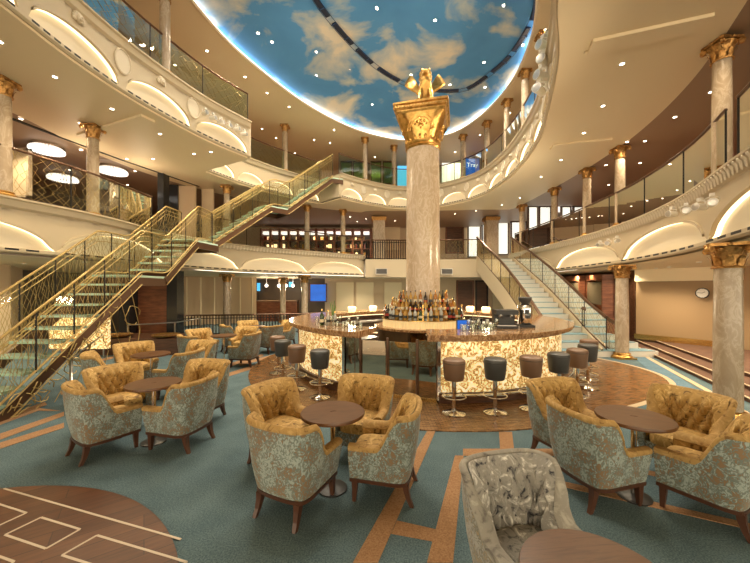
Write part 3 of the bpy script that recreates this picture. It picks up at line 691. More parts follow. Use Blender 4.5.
# ------------------------------------------------------------------ columns
def capital_mb(r, h, s):
    """r shaft radius, h height of capital, s half side of abacus; gilded leaves and volutes"""
    m = MB(); m.lathe([(r*1.0, 0), (r*1.18, 0), (r*1.22, h*.05), (r*1.05, h*.1), (r*1.02, h*.3), (r*1.15, h*.6), (r*1.45, h*.84), (r*1.3, h*.86)], n=20)
    for row, (z0, hh, n, ph, out) in enumerate(((.08, .42, 8, 0, .42), (.32, .46, 8, pi/8, .62))):
        for k in range(n):
            a = 2*pi*k/n+ph; rows = []
            for t, w, d in ((0, .26, .05), (.3, .34, .12), (.65, .32, .2), (.9, .22, out*.8), (1, .16, out), (.88, .10, out*1.1)):
                rad = r*(1.0+d); rows.append([(cos(a)*(rad+.03*r*(1-abs(q)))-sin(a)*w*r*q, sin(a)*(rad+.03*r*(1-abs(q)))+cos(a)*w*r*q, h*(z0+hh*t)) for q in (-1, -.5, 0, .5, 1)])
            m.quadgrid(rows)
    for k in range(4):
        a = pi/4+k*pi/2; rc = s*1.22; c = (cos(a)*rc, sin(a)*rc, h*.76)
        rows = []
        for q in (-.5, .5):
            rows.append([(c[0]-sin(a)*q*r*.45+cos(a)*cos(2*pi*j/12)*h*.13, c[1]+cos(a)*q*r*.45+sin(a)*cos(2*pi*j/12)*h*.13, c[2]+sin(2*pi*j/12)*h*.13) for j in range(12)])
        m.quadgrid(rows, 0, True, True)
        m.tube([(cos(a)*r*1.0, sin(a)*r*1.0, h*.45), (cos(a)*r*1.2, sin(a)*r*1.2, h*.7), (cos(a)*rc, sin(a)*rc, h*.87)], r*.12, 6)
        b = k*pi/2; m.ellipsoid((cos(b)*s*.98, sin(b)*s*.98, h*.93), (r*.22, r*.22, h*.08), 8, 5)
    poly = []
    for k in range(4):
        a0 = pi/4+k*pi/2
        for q, f in ((-.07, 1.36), (.07, 1.36), (.45, 1.06), (.785, .92), (1.12, 1.06)): poly.append((cos(a0+q)*s*f, sin(a0+q)*s*f))
    m.prism(poly, h*.88, h)
    return m
def make_column(r, H, base_h, cap_h, label, grp, name='marble_column'):
    o = empty(name, (0, 0, 0), 0, label, 'column', grp)
    m = MB(); m.lathe([(r, base_h*.9), (r*1.0, H*.5), (r*.93, H-cap_h+.01)], n=24); m.build('shaft', 'marble', o, True)
    m = MB(); m.prism([(-r*1.5, -r*1.5), (r*1.5, -r*1.5), (r*1.5, r*1.5), (-r*1.5, r*1.5)], 0, base_h*.25)
    m.lathe([(r*1.45, base_h*.25), (r*1.55, base_h*.36), (r*1.45, base_h*.5), (r*1.2, base_h*.55), (r*1.18, base_h*.68), (r*1.3, base_h*.76), (r*1.28, base_h*.86), (r*1.05, base_h*.92), (r*.98, base_h)], n=24); m.build('base', 'gold', o, True)
    c = capital_mb(r*.95, cap_h, r*1.45).build('capital', 'oldgold', o, True); c.location.z = H-cap_h
    index(o); return o
def place(proto, spots, used=[]):
    for i, (x, y, z, lab, rz) in enumerate(spots):
        if i == 0: o = proto; o.location = (x, y, z); o.rotation_euler.z = rz; o['label'] = lab
        else: copy_tree(proto, None, (x, y, z), rz, lab)
def dcol(px, yc, zc): return PD(px, F*(zc-CZ)/(HY-yc)), F*(zc-CZ)/(HY-yc)
c1 = make_column(.15, 2.42, .16, .34, '', 'marble columns on the ground floor')
s1 = [(728, 4.53, 'thick marble column on the ground floor beside the right-hand armchairs'), (622, 8.6, 'marble column on the ground floor at the foot of the curved stair'), (304.5, 14.9, 'marble column between the rear bar and the blue screen, ground floor'), (227, 13.6, 'marble column on the ground floor in front of the beige panelled wall'), (283, 17.8, 'slim marble column in front of the dark rear bar counter'), (186.5, 12.6, 'marble column on the ground floor right of the black marble portal')]
place(c1, [(PD(px, y), y, 0, t, atan2(CEN[1]-y, CEN[0]-PD(px, y))) for px, y, t in s1 if px != 186.5])
c2 = make_column(.118, 2.12, .12, .30, '', 'marble columns on the middle gallery')
s2 = [(722, 4.53, 'nearest and tallest marble column on the right middle gallery'), (620, 8.6, 'second marble column along the right middle gallery, by the red posters'), (587, 10.35, 'third marble column along the right middle gallery'), (554.5, 12.2, 'fourth marble column along the right middle gallery, by the bright windows'), (522, 13.9, 'fifth marble column of the right middle gallery, above the curved stair'),
      (3, 5.96, 'marble column cut by the frame edge on the left middle gallery'), (93, 7.65, 'marble column between the crystal lamps on the left middle gallery'), (227, 11.6, 'marble column on the left gallery behind the glass stair'), (307, 14.9, 'marble column on the rear middle gallery under the top of the glass stair'), (343, 15.7, 'marble column in front of the red-brown shop front')]
def push(x, y, d=.16):
    l = hypot(x-CEN[0], y-CEN[1]); return (x+(x-CEN[0])/l*d, y+(y-CEN[1])/l*d)
P2 = polar(C2, 720)
def rad2(a): return min(P2, key=lambda q: abs(((q[0]-a+pi) % (2*pi))-pi))[1]
def beyond(x, y, gap, T):
    a = atan2(y-CEN[1], x-CEN[0]); rr = max(hypot(x-CEN[0], y-CEN[1]), min(T, key=lambda q: abs(((q[0]-a+pi) % (2*pi))-pi))[1]+gap)
    # slide along the view ray until the point is outside the edge
    k = 1.0
    while True:
        X, Y = x*k, y*k; a = atan2(Y-CEN[1], X-CEN[0]); e = min(T, key=lambda q: abs(((q[0]-a+pi) % (2*pi))-pi))[1]
        if hypot(X-CEN[0], Y-CEN[1]) >= e+gap or k > 1.25: return X, Y
        k += .005
place(c2, [(*beyond(PD(px, y), y, .17, P2), 3.45, t, 0) for px, y, t in s2])
P3 = polar(C3, 720)
c3 = make_column(.108, 1.95, .10, .28, '', 'slim marble columns on the upper gallery')
s3 = [(463, 14.46, 'slim marble column on the upper gallery just left of the blue screen with writing'), (487, 13.3, 'slim marble column on the upper gallery right of the blue screen'), (507, 11.9, 'slim column on the right upper gallery, third from the nearest lamp rack'), (525, 10.3, 'slim column on the right upper gallery below the stacked lamps'), (543, 8.8, 'slim column on the right upper gallery behind the stacked lamps'),
      (165, 7.3, 'slim marble column on the left upper gallery near the top frame edge'), (285, 13.5, 'slim marble column on the upper gallery above the glass stair'), (365, 14.9, 'slim marble column on the rear upper gallery, first left of the big column but one'), (394, 15.4, 'slim marble column on the rear upper gallery beside the pale blue screen')]
place(c3, [(*beyond(PD(px, y), y, .14, P3), 6.65, t, 0) for px, y, t in s3])
# curbs under the gallery columns
def curb(name, pts, z0, z1, m_='fascia'):
    oo = offset(pts, -.30); g = MB()
    rows = [[(x, y, z0) for x, y in pts], [(x, y, z1) for x, y in pts], [(x, y, z1) for x, y in oo], [(x, y, z0) for x, y in oo]]
    g.quadgrid(rows); struct(g.build(name, m_, fix=False))
curb('trim_18', L2_R[8:], 3.2, 3.447); curb('trim_19', L2_L[:-8], 3.2, 3.447); curb('trim_20', L3_R[8:], 6.4, 6.647); curb('trim_21', L3_M, 6.4, 6.647); curb('trim_22', L3_L[:-14], 6.4, 6.647)
# square pilasters with gilt caps on the far galleries
pil = empty('square_pilaster', (0, 0, 0), 0, '', 'pilaster', 'square pilasters on the rear gallery')
mb = MB(); mb.box((0, 0, 1.1), (.62, .5, 2.2)); mb.build('shaft', 'marble', pil); mb = MB(); mb.box((0, 0, 2.27), (.76, .62, .14)); mb.box((0, 0, 2.18), (.70, .56, .06)); mb.build('capital', 'oldgold', pil); index(pil)
place(pil, [(PD(379, 17.3), 17.3, 3.2, 'square marble pilaster with gilt cap left of the big column, middle gallery', 0), (PD(491, 17.3), 17.3, 3.2, 'square marble pilaster with gilt cap right of the big column, above the stair', 0)])

# the big central column
big = empty('central_column', (BC[0], BC[1], 0), 0, 'huge veined beige marble column rising from the middle of the bar', 'column')
mb = MB(); mb.lathe([(.42, 0), (.42, 1.2), (.41, 3.3), (.40, 5.27)], n=48); mb.build('shaft', 'bigmarble', big, True)
mb = MB()
mb.lathe([(.40, 5.16), (.44, 5.2), (.46, 5.24), (.43, 5.28), (.46, 5.33), (.47, 5.37), (.42, 5.4)], n=40)
rows = []
def sq(hs, z, e, n=48, rz=R(-14.5)):
    out = []
    for j in range(n):
        a = 2*pi*j/n; c, s = cos(a), sin(a); k = (abs(c)**e+abs(s)**e)**(-1/e); x, y = hs*k*c, hs*k*s; out.append((x*cos(rz)-y*sin(rz), x*sin(rz)+y*cos(rz), z))
    return out
for hs, z, e in ((.42, 5.38, 2), (.445, 5.5, 2.2), (.485, 5.7, 3), (.53, 5.9, 4.5), (.575, 6.05, 7), (.60, 6.12, 10)): rows.append(sq(hs, z, e))
mb.quadgrid(rows, 0, True, True); cap = mb.build('capital', 'gold', big, True)
mb = MB(); mb.quadgrid([sq(.60, 6.10, 30), sq(.62, 6.14, 30), sq(.62, 6.18, 30), sq(.65, 6.21, 30), sq(.65, 6.29, 30), sq(.69, 6.32, 30), sq(.69, 6.38, 30)], 0, True, True); mb.build('abacus', 'gold', big)
mb = MB()
for f in range(4):
    a = R(-14.5)+f*pi/2; ux, uy = cos(a), sin(a)
    for k in range(17):                                         # dentils
        q = (k-8)/8*.60; mb.box((ux*.66-uy*q, uy*.66+ux*q, 6.25), (.03, .04, .06), a)
    def face_d(z): return .445+.145*max(0, (z-5.5)/.62)**1.1
    for rr in (.33, .27):
        mb.tube([(ux*(face_d(5.62+rr*sin(t))+.004)-uy*rr*cos(t), uy*(face_d(5.62+rr*sin(t))+.004)+ux*rr*cos(t), 5.62+rr*1.25*sin(t)) for t in [pi*j/16 for j in range(17)]], .016, 6)
    for q, z, w in ((0, 5.80, .05), (-.09, 5.84, .035), (.09, 5.84, .035), (0, 5.90, .035), (-.05, 5.74, .03), (.05, 5.74, .03), (0, 5.68, .03), (-.14, 5.78, .03), (.14, 5.78, .03)): d = face_d(z)+.0; mb.ellipsoid((ux*d-uy*q, uy*d+ux*q, z), (w, w, w*1.2), 7, 5)
    b = a+pi/4
    rows = []
    for t, w, d in ((0, .14, .47), (.3, .17, .56), (.6, .17, .66), (.85, .13, .76), (1, .07, .82), (.95, .03, .85)):
        rows.append([(cos(b)*(d-.05*abs(q))-sin(b)*w*q, sin(b)*(d-.05*abs(q))+cos(b)*w*q, 5.44+.66*t) for q in (-1, -.5, 0, .5, 1)])
    mb.quadgrid(rows)
for k in range(20): a = 2*pi*k/20; mb.ellipsoid((.435*cos(a), .435*sin(a), 5.46), (.035, .035, .09), 6, 5)
mb.build('leaf_relief', 'gold', big, True)
for o_ in bpy.data.objects:
    if o_.parent == big and o_.name.split('.')[0] in ('leaf_relief', 'abacus', 'capital'): o_.scale = (.94, .94, .80); o_.location.z = 5.3*.2
# winged lion statue on the capital
lion = empty('winged_lion_statue', (BC[0]+.04, BC[1]-.10, 6.165), R(-4), 'gilded seated winged lion statue on top of the central column', 'statue')
mb = MB(); mb.box((0, 0, .03), (.62, .5, .06)); mb.box((0, 0, .08), (.5, .4, .05)); mb.build('plinth', 'gold', lion)
def skinfig(name, verts, edges, radii, m_, parent, sub=2):
    me = bpy.data.meshes.new(name); me.from_pydata(verts, edges, []); me.materials.append(M[m_]); o = bpy.data.objects.new(name, me); COL.objects.link(o)
    s = o.modifiers.new('s', 'SKIN'); sk = me.skin_vertices[0].data
    for i, r in enumerate(radii): sk[i].radius = (r, r) if not isinstance(r, tuple) else r
    sk[0].use_root = True; o.modifiers.new('u', 'SUBSURF').render_levels = sub; o.modifiers['u'].levels = sub
    bpy.context.view_layer.update(); dg = bpy.context.evaluated_depsgraph_get(); ev = o.evaluated_get(dg); m2 = bpy.data.meshes.new_from_object(ev); o.modifiers.clear(); o.data = m2
    for p in m2.polygons: p.use_smooth = True
    if parent: o.parent = parent
    return o
lion.scale = (1.05, .98, 1.02)
V = [(0, .14, .26), (0, .04, .40), (0, -.06, .56), (0, -.12, .70), (0, -.15, .80), (0, -.25, .79), (0, -.31, .77),
     (-.09, -.08, .48), (-.12, -.16, .30), (-.12, -.20, .15), (-.12, -.28, .12), (.09, -.08, .48), (.12, -.16, .30), (.12, -.20, .15), (.12, -.28, .12),
     (-.13, .10, .24), (-.17, -.04, .26), (-.17, .06, .14), (-.17, -.10, .12), (.13, .10, .24), (.17, -.04, .26), (.17, .06, .14), (.17, -.10, .12),
     (.05, .24, .16), (.18, .27, .14), (.26, .22, .2)]
E = [(0, 1), (1, 2), (2, 3), (3, 4), (4, 5), (5, 6), (2, 7), (7, 8), (8, 9), (9, 10), (2, 11), (11, 12), (12, 13), (13, 14), (0, 15), (15, 16), (16, 17), (17, 18), (0, 19), (19, 20), (20, 21), (21, 22), (0, 23), (23, 24), (24, 25)]
RD = [.14, .14, .15, .12, .11, .07, .05, .08, .055, .045, .045, .08, .055, .045, .045, .1, .08, .05, .045, .1, .08, .05, .045, .03, .022, .03]
skinfig('body', V, E, RD, 'gold', lion)
mb = MB(); rg = random.Random(5)
for k in range(40):
    a = rg.uniform(0, 2*pi); b = rg.uniform(-.8, 1.2); mb.ellipsoid((.125*cos(a)*cos(b), -.10+.10*sin(a)*cos(b)+.02, .77+.14*sin(b)), (.04, .04, .055), 6, 4)
for s in (-1, 1): mb.ellipsoid((s*.08, -.16, .90), (.03, .02, .035), 6, 4); mb.ellipsoid((s*.045, -.245, .83), (.016, .016, .014), 6, 4)
mb.build('mane', 'gold', lion, True)
for s in (-1, 1):
    mb = MB()
    for k in range(9):
        t = k/8; a = R(42+26*t); L_ = .44+.08*t; c = Vector((s*.14, .0, .44+.08*t)); e = c+Vector((s*L_*cos(a)*1.05, .10+.05*t, L_*sin(a)*.95))
        q = (e-c).to_track_quat('X', 'Z').to_matrix(); mb.ellipsoid(tuple((c+e)/2), (L_/2, .03, .045), 8, 6, 0, q)
    mb.ellipsoid((s*.14, .06, .52), (.09, .05, .10)); mb.build('wing', 'gold', lion, True)

# ------------------------------------------------------------------ railings
def wire_panel(m, f, n, h0, h1, r=.0055, seed=0):
    """elongated wire diamonds; f(t,z)->point on the panel, t in 0..1"""
    rg = random.Random(seed)
    for k in range(n):
        ph = rg.random(); pts = []; seg = 4
        for j in range(seg+1):
            u = (k+.5+(.52 if j % 2 else -.52)+rg.uniform(-.5, .5))/n; u = min(max(u, 0), 1); pts.append(f(u, h0+(h1-h0)*j/seg))
        m.tube(pts, r, 3)
        pts = []
        for j in range(seg+1):
            u = (k+.5-(.52 if j % 2 else -.52)+rg.uniform(-.5, .5))/n; u = min(max(u, 0), 1); pts.append(f(u, h0+(h1-h0)*j/seg))
        m.tube(pts, r, 3)
def railing(pts, z0, h, span, label, name='glass_railing', lattice=True, railm='bronze', glass='glass', postm='iron', extra=0, wn=5, wr=.0045, group=None, owner=None, hr=.024):
    """pts: (x,y) or (x,y,z) path; glass panels, posts, handrail"""
    P3d = [(p[0], p[1], (p[2] if len(p) > 2 else 0)+z0) for p in pts]
    L_ = sum(math.dist(a, b) for a, b in zip(P3d, P3d[1:])); n = max(1, round(L_/span)); q, _ = resample(P3d, n*4)
    o = empty(name, q[0], 0, None if owner else label, None if owner else 'railing', group); o0 = q[0]
    if owner: o.parent = owner; o.location = tuple(q[0][i]-owner.location[i] for i in range(3))
    rel = lambda p, dz=0: (p[0]-o0[0], p[1]-o0[1], p[2]-o0[2]+dz)
    m = MB(); m.tube([rel(p, h) for p in q], hr, 8); m.build('handrail', railm, o, True)
    for e in range(extra): m = MB(); m.tube([rel(p, h-.11*(e+1)) for p in q], .008, 5); m.build('gilt_rail', 'wire', o, True)
    m = MB(); m.tube([rel(p, .03) for p in q], .018, 5); m.build('bottom_rail', 'wire' if extra else railm, o)
    for k in range(n+1): m = MB(); m.tube([rel(q[k*4], 0), rel(q[k*4], h)], .013, 6); m.build('post', postm, o)
    for k in range(n):
        s = q[k*4:k*4+5]; m = MB(); rows = [[rel(p, .06) for p in s], [rel(p, h-.04) for p in s]]; m.quadgrid(rows); m.build('glass_panel', glass, o, fix=False)
        if lattice:
            def f(u, z, s=s):
                j = min(int(u*4), 3); w = u*4-j; a, b = s[j], s[j+1]; return rel(tuple(a[i]+(b[i]-a[i])*w for i in range(3)), z)
            m = MB(); wire_panel(m, f, wn, .05, h-.03, wr, k*7+len(pts)); m.build('wire_lattice', 'wire', o)
    return o
def part_of(pts, y0, y1=99, x0=-99, x1=99): return [p for p in pts if y0 <= p[1] <= y1 and x0 <= p[0] <= x1]
r2 = offset(L2_R[8:], -.08); r2l = offset(L2_L[:-8], -.08)
railing(part_of(r2, 1.5, 4.45), 3.45, .92, 1.4, 'clear glass railing with bronze handrail on the right gallery nearest the camera', lattice=False, glass='greenglass')
railing(part_of(r2, 4.7, 15.4), 3.45, .92, 1.6, 'long curved glass railing with bronze handrail on the right middle gallery', lattice=False, glass='greenglass')
railing(part_of(r2l, 3.5, 9.3), 3.45, .92, 1.2, 'glass railing with gold wire diamonds on the left middle gallery', wn=7)
railing(part_of(r2l, 11.4), 3.45, .86, 1.5, 'curved railing with gold wire pattern on the rear gallery before the shop front', wn=6)
r3 = offset(L3_R[8:], -.08); r3l = offset(L3_L[:-14], -.08); r3m = offset(L3_M, -.08)
railing(part_of(r3, 5.0), 6.65, .85, 1.5, 'curved green glass railing along the right and rear upper gallery', lattice=False, glass='greenglass')
railing(part_of(r3l, 3.0), 6.65, .85, 1.3, 'green glass railing with gold wires on the left upper gallery', glass='greenglass', wn=6)
railing(r3m, 6.65, .85, 1.5, 'green glass railing on the upper gallery above the glass stair', glass='greenglass', wn=6)
# black balustrade on the stair landing
def balustrade(pts, z0, h, label, name='black_balustrade', gap=.12, m_='iron', railm='bronze'):
    q, L_ = resample([(p[0], p[1]) for p in pts], max(2, int(sum(math.dist(a, b) for a, b in zip(pts, pts[1:]))/gap))); o = empty(name, (q[0][0], q[0][1], z0), 0, label, 'railing'); X, Y = q[0]
    m = MB(); m.tube([(x-X, y-Y, h) for x, y in q], .035, 6); m.build('handrail', railm, o, True)
    m = MB()
    m.tube([(x-X, y-Y, .06) for x, y in q], .018, 4); m.tube([(x-X, y-Y, h-.12) for x, y in q], .014, 4); m.build('cross_rail', m_, o)
    if len(q) <= 101:
        for x, y in q: m = MB(); m.tube([(x-X, y-Y, 0), (x-X, y-Y, h)], .02, 4); m.build('baluster', m_, o)
    return o
balustrade([(-.42, 17.0), (-.42, 15.8), (1.5, 15.9), (3.0, 15.82)], 3.2, .95, 'black iron balustrade of the stair landing behind the big column', gap=.11)
railing([(3.05, 15.8), (4.85, 15.65)], 3.2, .95, .9, 'short gold wired glass railing at the top of the curved stair')
balustrade([(-8.2, 12.6), (-5.5, 13.0), (-3.0, 13.6), (-1.6, 14.4)], 0, .78, 'black balustrade behind the left lounge armchairs', gap=.11)

# ------------------------------------------------------------------ the curved white stair on the right
stair = empty('curved_staircase', (5.5, 8.6, 0), 0, 'broad cream staircase with blue carpeted steps rising behind the bar to the middle gallery', 'staircase')
NS = 19
def stc(t):   # centre line, t 0..1 bottom to top
    y = 8.7+6.9*t; return (5.62-.45*max(0, .62-t)**1.6*2.0, y)
for k in range(NS):
    x, y = stc(k/NS); z1 = 3.2*(k+1)/NS; m = MB(); w = 1.44; e = (1.55, 1.25, .85, .4)[k] if k < 4 else 0; x += e/2; w += e
    m.box((x-5.5, y-8.6+.2, z1-.09), (w, .40, .16), mi=0); s_ = m.build('step', 'white', stair)
    m = MB(); m.box((x-5.5, y-8.6+.185, z1-.004), (w-.16, .385, .012)); m.build('carpet_tread', 'stair_carpet', s_)
for sd, nm in ((-1, 0), (1, 1)):
    m = MB(); lo, hi = [], []
    for i in range(25):
        t = i/24; x, y = stc(t); X = x+sd*.76-5.5; z = 3.2*t; lo.append((X, y-8.6, max(0, z-.55))); hi.append((X, y-8.6, z+.22))
    lo2 = [(x+sd*.06, y, z) for x, y, z in lo]; hi2 = [(x+sd*.06, y, z) for x, y, z in hi]
    m.quadgrid([lo, hi, hi2, lo2, lo]); m.build('stringer', 'fascia', stair)
for sd, lab in ((-1, 'left'), (1, 'right')):
    pts = []
    for i in range(25):
        t = i/24; x, y = stc(t); pts.append((x+sd*.80+(.25*max(0, .12-t)*8*.4 if sd > 0 else 0), y, 3.2*t+.2))
    o = railing(pts, 0, .85, 1.1, 'gold wired glass railing with bronze handrail on the %s side of the curved staircase' % ('bar' if sd < 0 else 'outer wall'), wn=5, owner=stair, name='railing', hr=.045)
railing([(6.12, 9.75, .42), (6.36, 9.2, .22), (6.42, 8.55, .0)], 0, .82, .7, 'newel railing at the foot of the curved staircase', owner=stair, name='railing', hr=.05)

# ------------------------------------------------------------------ the glass stair on the left
gs = empty('glass_staircase', (-5.5, 4.3, 0), 0, 'glass and gold staircase with green treads climbing the left side from the floor', 'staircase')
def flight(o, a, b, n, hw, treadm='tread'):
    ox, oy, oz = o.location; a, b = Vector(a), Vector(b); d = b-a; hd = Vector((d.x, d.y, 0)); L_ = hd.length; hd.normalize(); nd = Vector((-hd.y, hd.x, 0)); rz = atan2(hd.y, hd.x)
    for k in range(n):
        p = a+d*((k+.5)/n); z = a.z+(b.z-a.z)*(k+1)/n; m = MB(); m.box((p.x-ox, p.y-oy, z-oz-.02), (L_/n*1.15, hw*2, .04), rz); m.build('glass_tread', treadm, o)
    for s in (-1, 1):
        q = nd*(hw+.04)*s; m = MB(); A, B = a+q-Vector((ox, oy, oz+.10)), b+q-Vector((ox, oy, oz+.10)); m.bar(A, B, .04, .14); m.build('stringer', 'bronze', o)
        m = MB(); q2 = nd*(hw+.075)*s; A, B = a+q2-Vector((ox, oy, oz)), b+q2-Vector((ox, oy, oz)); m.tube([A+Vector((0, 0, .02)), B+Vector((0, 0, .02))], .010, 5); m.tube([A-Vector((0, 0, .2)), B-Vector((0, 0, .2))], .010, 5); m.build('gilt_edge', 'wire', o)
    return nd
def slab(o, poly, z, m_='tread', name='glass_landing', th=.06):
    ox, oy, oz = o.location; m = MB(); m.prism([(x-ox, y-oy) for x, y in poly], z-oz-th, z-oz); m.build(name, m_, o)
    for i in range(len(poly)): pass
    m = MB(); q = [(x-ox, y-oy, z-oz-.14) for x, y in poly]
    for i in range(len(q)): m.bar(q[i], q[(i+1) % len(q)], .05, .18)
    m.build('landing_frame', 'bronze', o)
SX, HW = -5.52, .40
flight(gs, (SX, 4.3, 0), (SX, 7.15, 2.1), 11, HW); slab(gs, [(SX-.42, 7.15), (SX+.42, 7.15), (SX+.42, 8.0), (SX-.42, 8.0)], 2.1)
flight(gs, (SX, 8.0, 2.1), (SX, 9.45, 3.2), 6, HW)
A0 = (-5.45, 10.7, 3.2); A1 = (-4.05, 12.2, 4.8); A2 = (-3.55, 12.7, 4.8); A3 = (-2.05, 14.0, 6.4)
slab(gs, [(SX-.42, 9.45), (SX+.42, 9.45), (-4.95, 10.4), (-5.1, 10.7), (-5.8, 10.75), (-6.1, 10.0)], 3.2)
us = empty('glass_staircase', (A0[0], A0[1], A0[2]), 0, 'upper glass and gold staircase climbing right from the middle gallery to the upper gallery', 'staircase')
flight(us, A0, A1, 9, .42); flight(us, A2, A3, 9, .42)
dv = Vector((A2[0]-A1[0], A2[1]-A1[1])).normalized(); nv = Vector((-dv.y, dv.x))*.45
slab(us, [(A1[0]+nv.x, A1[1]+nv.y), (A1[0]-nv.x, A1[1]-nv.y), (A2[0]-nv.x, A2[1]-nv.y), (A2[0]+nv.x, A2[1]+nv.y)], 4.8)
dv = Vector((A3[0]-A2[0], A3[1]-A2[1])).normalized(); nv = Vector((-dv.y, dv.x))*.45
slab(us, [(A3[0]+nv.x, A3[1]+nv.y), (A3[0]-nv.x, A3[1]-nv.y), (-1.35, 13.85), (-2.5, 14.9)], 6.42)
def off3(path, d):
    out = []
    for i, p in enumerate(path):
        a, b = path[max(i-1, 0)], path[min(i+1, len(path)-1)]; t = Vector((b[0]-a[0], b[1]-a[1], 0)); t.normalize(); out.append((p[0]-t.y*d, p[1]+t.x*d, p[2]))
    return out
pathA = [(SX, 4.3, .1), (SX, 7.15, 2.15), (SX, 8.0, 2.15), (SX, 9.45, 3.25), (SX, 10.2, 3.25)]
pathB = [(A0[0], A0[1], 3.25), (A1[0], A1[1], 4.85), (A2[0], A2[1], 4.85), (A3[0], A3[1], 6.45)]
for d, t in ((.46, 'wall side'), (-.46, 'lounge side')):
    railing(off3(pathA, d), 0, .92, .8, 'gold wired glass railing with brass handrails on the %s of the lower glass stair' % t, extra=2, wn=8, wr=.0042, railm='wire', owner=gs, name='railing', hr=.02)
    railing(off3(pathB, d), 0, .92, .8, 'gold wired glass railing with brass handrails on the %s of the upper glass stair' % t, extra=2, wn=8, wr=.0042, railm='wire', owner=us, name='railing', hr=.02)
# loose gold curls beneath the lower stair
mb = MB(); rg = random.Random(11)
for k in range(16):
    t = rg.random(); y = 4.6+2.3*t; z = max(.1, 2.1*t-.05-rg.random()*.8*t); r = .08+.14*rg.random(); x = SX+.46
    pts = [(x+.03*sin(3*a), y+r*cos(a), z+r*sin(a)) for a in [j*2*pi/14 for j in range(13)]]
    mb.tube(pts, .008, 4)
for k in range(9):
    y = 4.6+.28*k; z = 2.1*(y-4.3)/2.85; mb.tube([(SX+.46, y, z-.08), (SX+.47, y+.25, z*.5), (SX+.46, y+.05, .01)], .008, 4)
wc_ = mb.build('wire_curls', 'wire', gs); wc_.location = (5.5, -4.3, 0)
# glass balustrade with steel handrails around the sunken steps beside the stair
def handrail(pts, label):
    o = empty('steel_handrail', (*pts[0][:2], 0), 0, label, 'handrail'); X, Y = pts[0][:2]
    m = MB(); m.tube([(x-X, y-Y, z) for x, y, z in pts], .02, 8); m.build('rail', 'steel', o, True)
    for x, y, z in pts: m = MB(); m.box((x-X, y-Y, z/2), (.035, .035, z)); m.build('post', 'steel', o)
handrail([(*P(71, 410, 0), .02), (*P(71, 396, 0), .62), (*P(104, 357, 0), .62)], 'brushed steel handrail sloping beside the left armchairs')
handrail([(*P(128, 349, 0), .72), (*P(175, 345, 0), .72), (*P(200, 338, 0), .72)], 'steel handrail behind the second left armchair group')
mb = MB(); x, y = PD(150, 9.6), 9.6; mb.box((x, y, .22), (3.1, 1.2, .44)); struct(mb.build('wall_planter_low', 'darkwood'))
for k, px in enumerate((118, 166)):
    m = MB(); q = PD(px, 9.3); m.lathe([(.10, 0), (.16, .01), (.34, .05), (.36, .09), (.34, .09), (.30, .06), (.02, .06)], (0, 0, 0), 20)
    tag(m.build('copper_bowl', 'oldgold', smooth=True, loc=(q, 9.3, .44)), 'shallow copper bowl on the low dark wall, %s one' % ('stair side' if k == 0 else 'lounge side'), 'bowl', 'copper bowls')
# glowing onyx panel low behind the stair
mb = MB(); mb.box((PD(80, 8.6), 8.6, .65), (1.5, .12, .8)); tag(mb.build('onyx_panel', 'onyx'), 'glowing golden onyx panel low behind the lower glass stair', 'panel')

# ------------------------------------------------------------------ the round bar
bar = empty('round_bar', (BC[0], BC[1], 0), 0, 'large round bar with brown marble top and glowing golden onyx front', 'bar')
def arc(r, a0, a1, n): return [(r*cos(R(a0+(a1-a0)*k/n)), r*sin(R(a0+(a1-a0)*k/n))) for k in range(n+1)]
def arcprism(m, r0, r1, a0, a1, z0, z1, n=None, mi=0):
    n = n or max(2, int(abs(a1-a0)/2.5)); A, B = arc(r0, a0, a1, n), arc(r1, a0, a1, n)
    rows = [[(x, y, z0) for x, y in A], [(x, y, z1) for x, y in A], [(x, y, z1) for x, y in B], [(x, y, z0) for x, y in B], [(x, y, z0) for x, y in A]]
    m.quadgrid(rows, mi)
    for k in (0, n):
        b = len(m.v); m.v += [(A[k][0], A[k][1], z0), (A[k][0], A[k][1], z1), (B[k][0], B[k][1], z1), (B[k][0], B[k][1], z0)]; m.face((b, b+1, b+2, b+3), mi)
GA, GB = -118, -97      # gate gap
m = MB()
for r0, r1, z0, z1 in ((2.45, 3.23, 1.06, 1.10), (2.5, 3.2, 1.02, 1.06), (2.62, 3.14, .99, 1.02)): arcprism(m, r0, r1, GB, GA+360, z0, z1, 120)
m.build('counter_top', 'barmarble', bar)
m = MB(); arcprism(m, 2.98, 3.0, -125, -165, .17, .98); m.build('onyx_front', 'onyx', bar)
m = MB(); arcprism(m, 2.98, 3.0, -93.5, -22, .17, .98); m.build('onyx_front', 'onyx', bar)
m = MB(); arcprism(m, 2.8, 2.97, GB+3, GA-3+360, .0, .99, 110); m.build('counter_body', 'darkwood', bar)
m = MB(); arcprism(m, 2.98, 3.05, -93.5, GA-7+360, .0, .165, 110); m.build('plinth', 'darkwood', bar)
m = MB(); arcprism(m, 2.98, 3.02, -22, 195, .17, .98, 90); m.build('back_panel', 'leather_tan', bar)
m = MB(); m.tube([(x, y, .19) for x, y in arc(3.22, -93, -20, 40)], .022, 8); m.build('foot_rail', 'chrome', bar, True); m = MB(); m.tube([(x, y, .19) for x, y in arc(3.22, -126, -165, 20)], .022, 8); m.build('foot_rail', 'chrome', bar, True)
for a in (-93.5, -125): m = MB(); m.box((2.99*cos(R(a)), 2.99*sin(R(a)), .55), (.10, .05, 1.0), R(a)); m.build('end_post', 'chrome', bar)
m = MB(); m.tube([(x, y, 1.0) for x, y in arc(2.44, GB, GA+360, 100)], .012, 5); m.build('inner_light', 'shelflit', bar)
